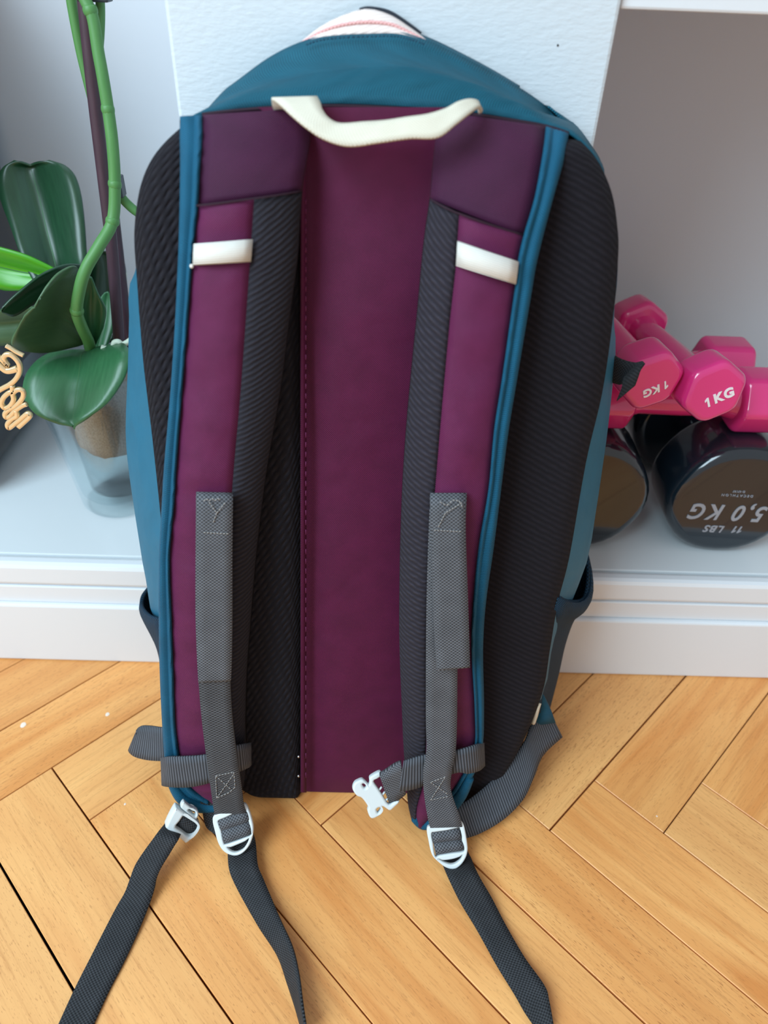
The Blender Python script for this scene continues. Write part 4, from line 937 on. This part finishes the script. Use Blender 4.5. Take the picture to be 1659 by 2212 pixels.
tube('aerial_root', [PY(*q, .545) for q in ((219, 750), (232, 753), (243, 750), (247, 740), (256, 738), (264, 744), (274, 740), (284, 734), (296, 738))], lambda t: 0.0022, M['root'], orchid, 8, 5, xf=ol)
tube('aerial_root', [PY(*q, .60) for q in ((268, 770), (272, 700), (270, 640), (268, 590))], 0.0022, M['root'], orchid, 8, 4, xf=ol)

gl = empty('gold_lettering', None, 'curly gold acrylic lettering decoration left of the vase', 'decoration', None, Matrix.Translation(PY(30, 830, .47)))
GLI = Matrix.Translation(-PY(30, 830, .47))
def gp(a, b): return PY(a / 9.217, 720 + b / 9.217, .47)
def curl(name, pts, hw=0.0017):
    """a stroke of clear acrylic with gold edge: rectangular section"""
    ps = dense([gp(*q) for q in pts], 6); rows = []
    for i, p in enumerate(ps):
        t = ps[min(i + 1, len(ps) - 1)] - ps[max(i - 1, 0)]; t = t.normalized(); s = t.cross(Vector((0, 1, 0))).normalized()
        rows.append([p + s * hw * a + Vector((0, d, 0)) for a, d in ((-1, -.001), (-.7, -.0016), (.7, -.0016), (1, -.001), (1, .001), (.7, .0016), (-.7, .0016), (-1, .001))])
    return grid(name, rows, M['gold'], gl, closed=True, caps=True, xf=lambda q: GLI @ q)
curl('letter_stroke', [(-120, 420), (0, 490), (90, 570), (160, 640), (110, 570), (80, 490), (120, 425), (220, 430), (330, 520), (395, 640), (390, 780), (310, 920), (190, 1020), (60, 1090), (-80, 1170)])
curl('letter_stroke', [(245, 1040), (250, 1150), (180, 1180), (80, 1270), (35, 1390), (95, 1485), (200, 1445), (275, 1320), (260, 1200), (350, 1120), (450, 1140), (470, 1240), (400, 1360), (300, 1450), (190, 1510), (105, 1590), (125, 1670), (210, 1640), (300, 1540), (440, 1440), (535, 1405)])
curl('letter_stroke', [(320, 1540), (340, 1640), (240, 1700), (155, 1800), (180, 1880), (280, 1810), (430, 1690), (550, 1595), (605, 1640), (500, 1750), (370, 1865)])
curl('letter_stroke', [(-100, 620), (0, 655), (120, 740), (230, 735), (345, 700)], 0.0022)
curl('letter_stroke', [(120, 245), (220, 300), (330, 370), (470, 440)], 0.0012)

# ------------------------------------------------------------------ small marks: pale specks on the boards, chips in the paint
M['speck'] = plain('pale_paint_speck', srgb(240, 222, 206), 0.5).m
M['chip'] = plain('bare_wood_chip', srgb(196, 150, 100), 0.7).m
def flat_speck(name, c, e1, e2, nrm, mat, parent, org):
    pts = [c + e1 * math.cos(t * math.pi / 6) * (1 + 0.15 * math.sin(5 * t)) + e2 * math.sin(t * math.pi / 6) - org for t in range(12)]
    me = bpy.data.meshes.new(name)
    me.from_pydata([tuple(p) for p in pts] + [tuple(c - org + nrm * 0.0002)], [], [(i, (i + 1) % 12, 12) for i in range(12)])
    return link(name, me, parent, mat, False)
up = Vector((0, 0, 1)); zero = Vector((0, 0, 0))
for px, py, r in ((50, 1566, .0026), (232, 1543, .0019), (270, 1737, .0009), (1419, 1763, .0007)):
    flat_speck('paint_speck', PZ(px, py, 0.0001), Vector((r, 0, 0)), Vector((0, r * 1.1, 0)), up, M['speck'], fl, zero)
fy = WY + 0.002 - 0.0002; uo = Vector((0, WY, 0))
flat_speck('paint_chip', PY(1205, 98, fy), Vector((0.0006, 0, 0)), Vector((0, 0, 0.0006)), Vector((0, -1, 0)), M['gap'], unit, uo)
flat_speck('paint_chip', PY(390, 268, fy), Vector((0.0005, 0, 0)), Vector((0, 0, 0.0024)), Vector((0, -1, 0)), M['chip'], unit, uo)
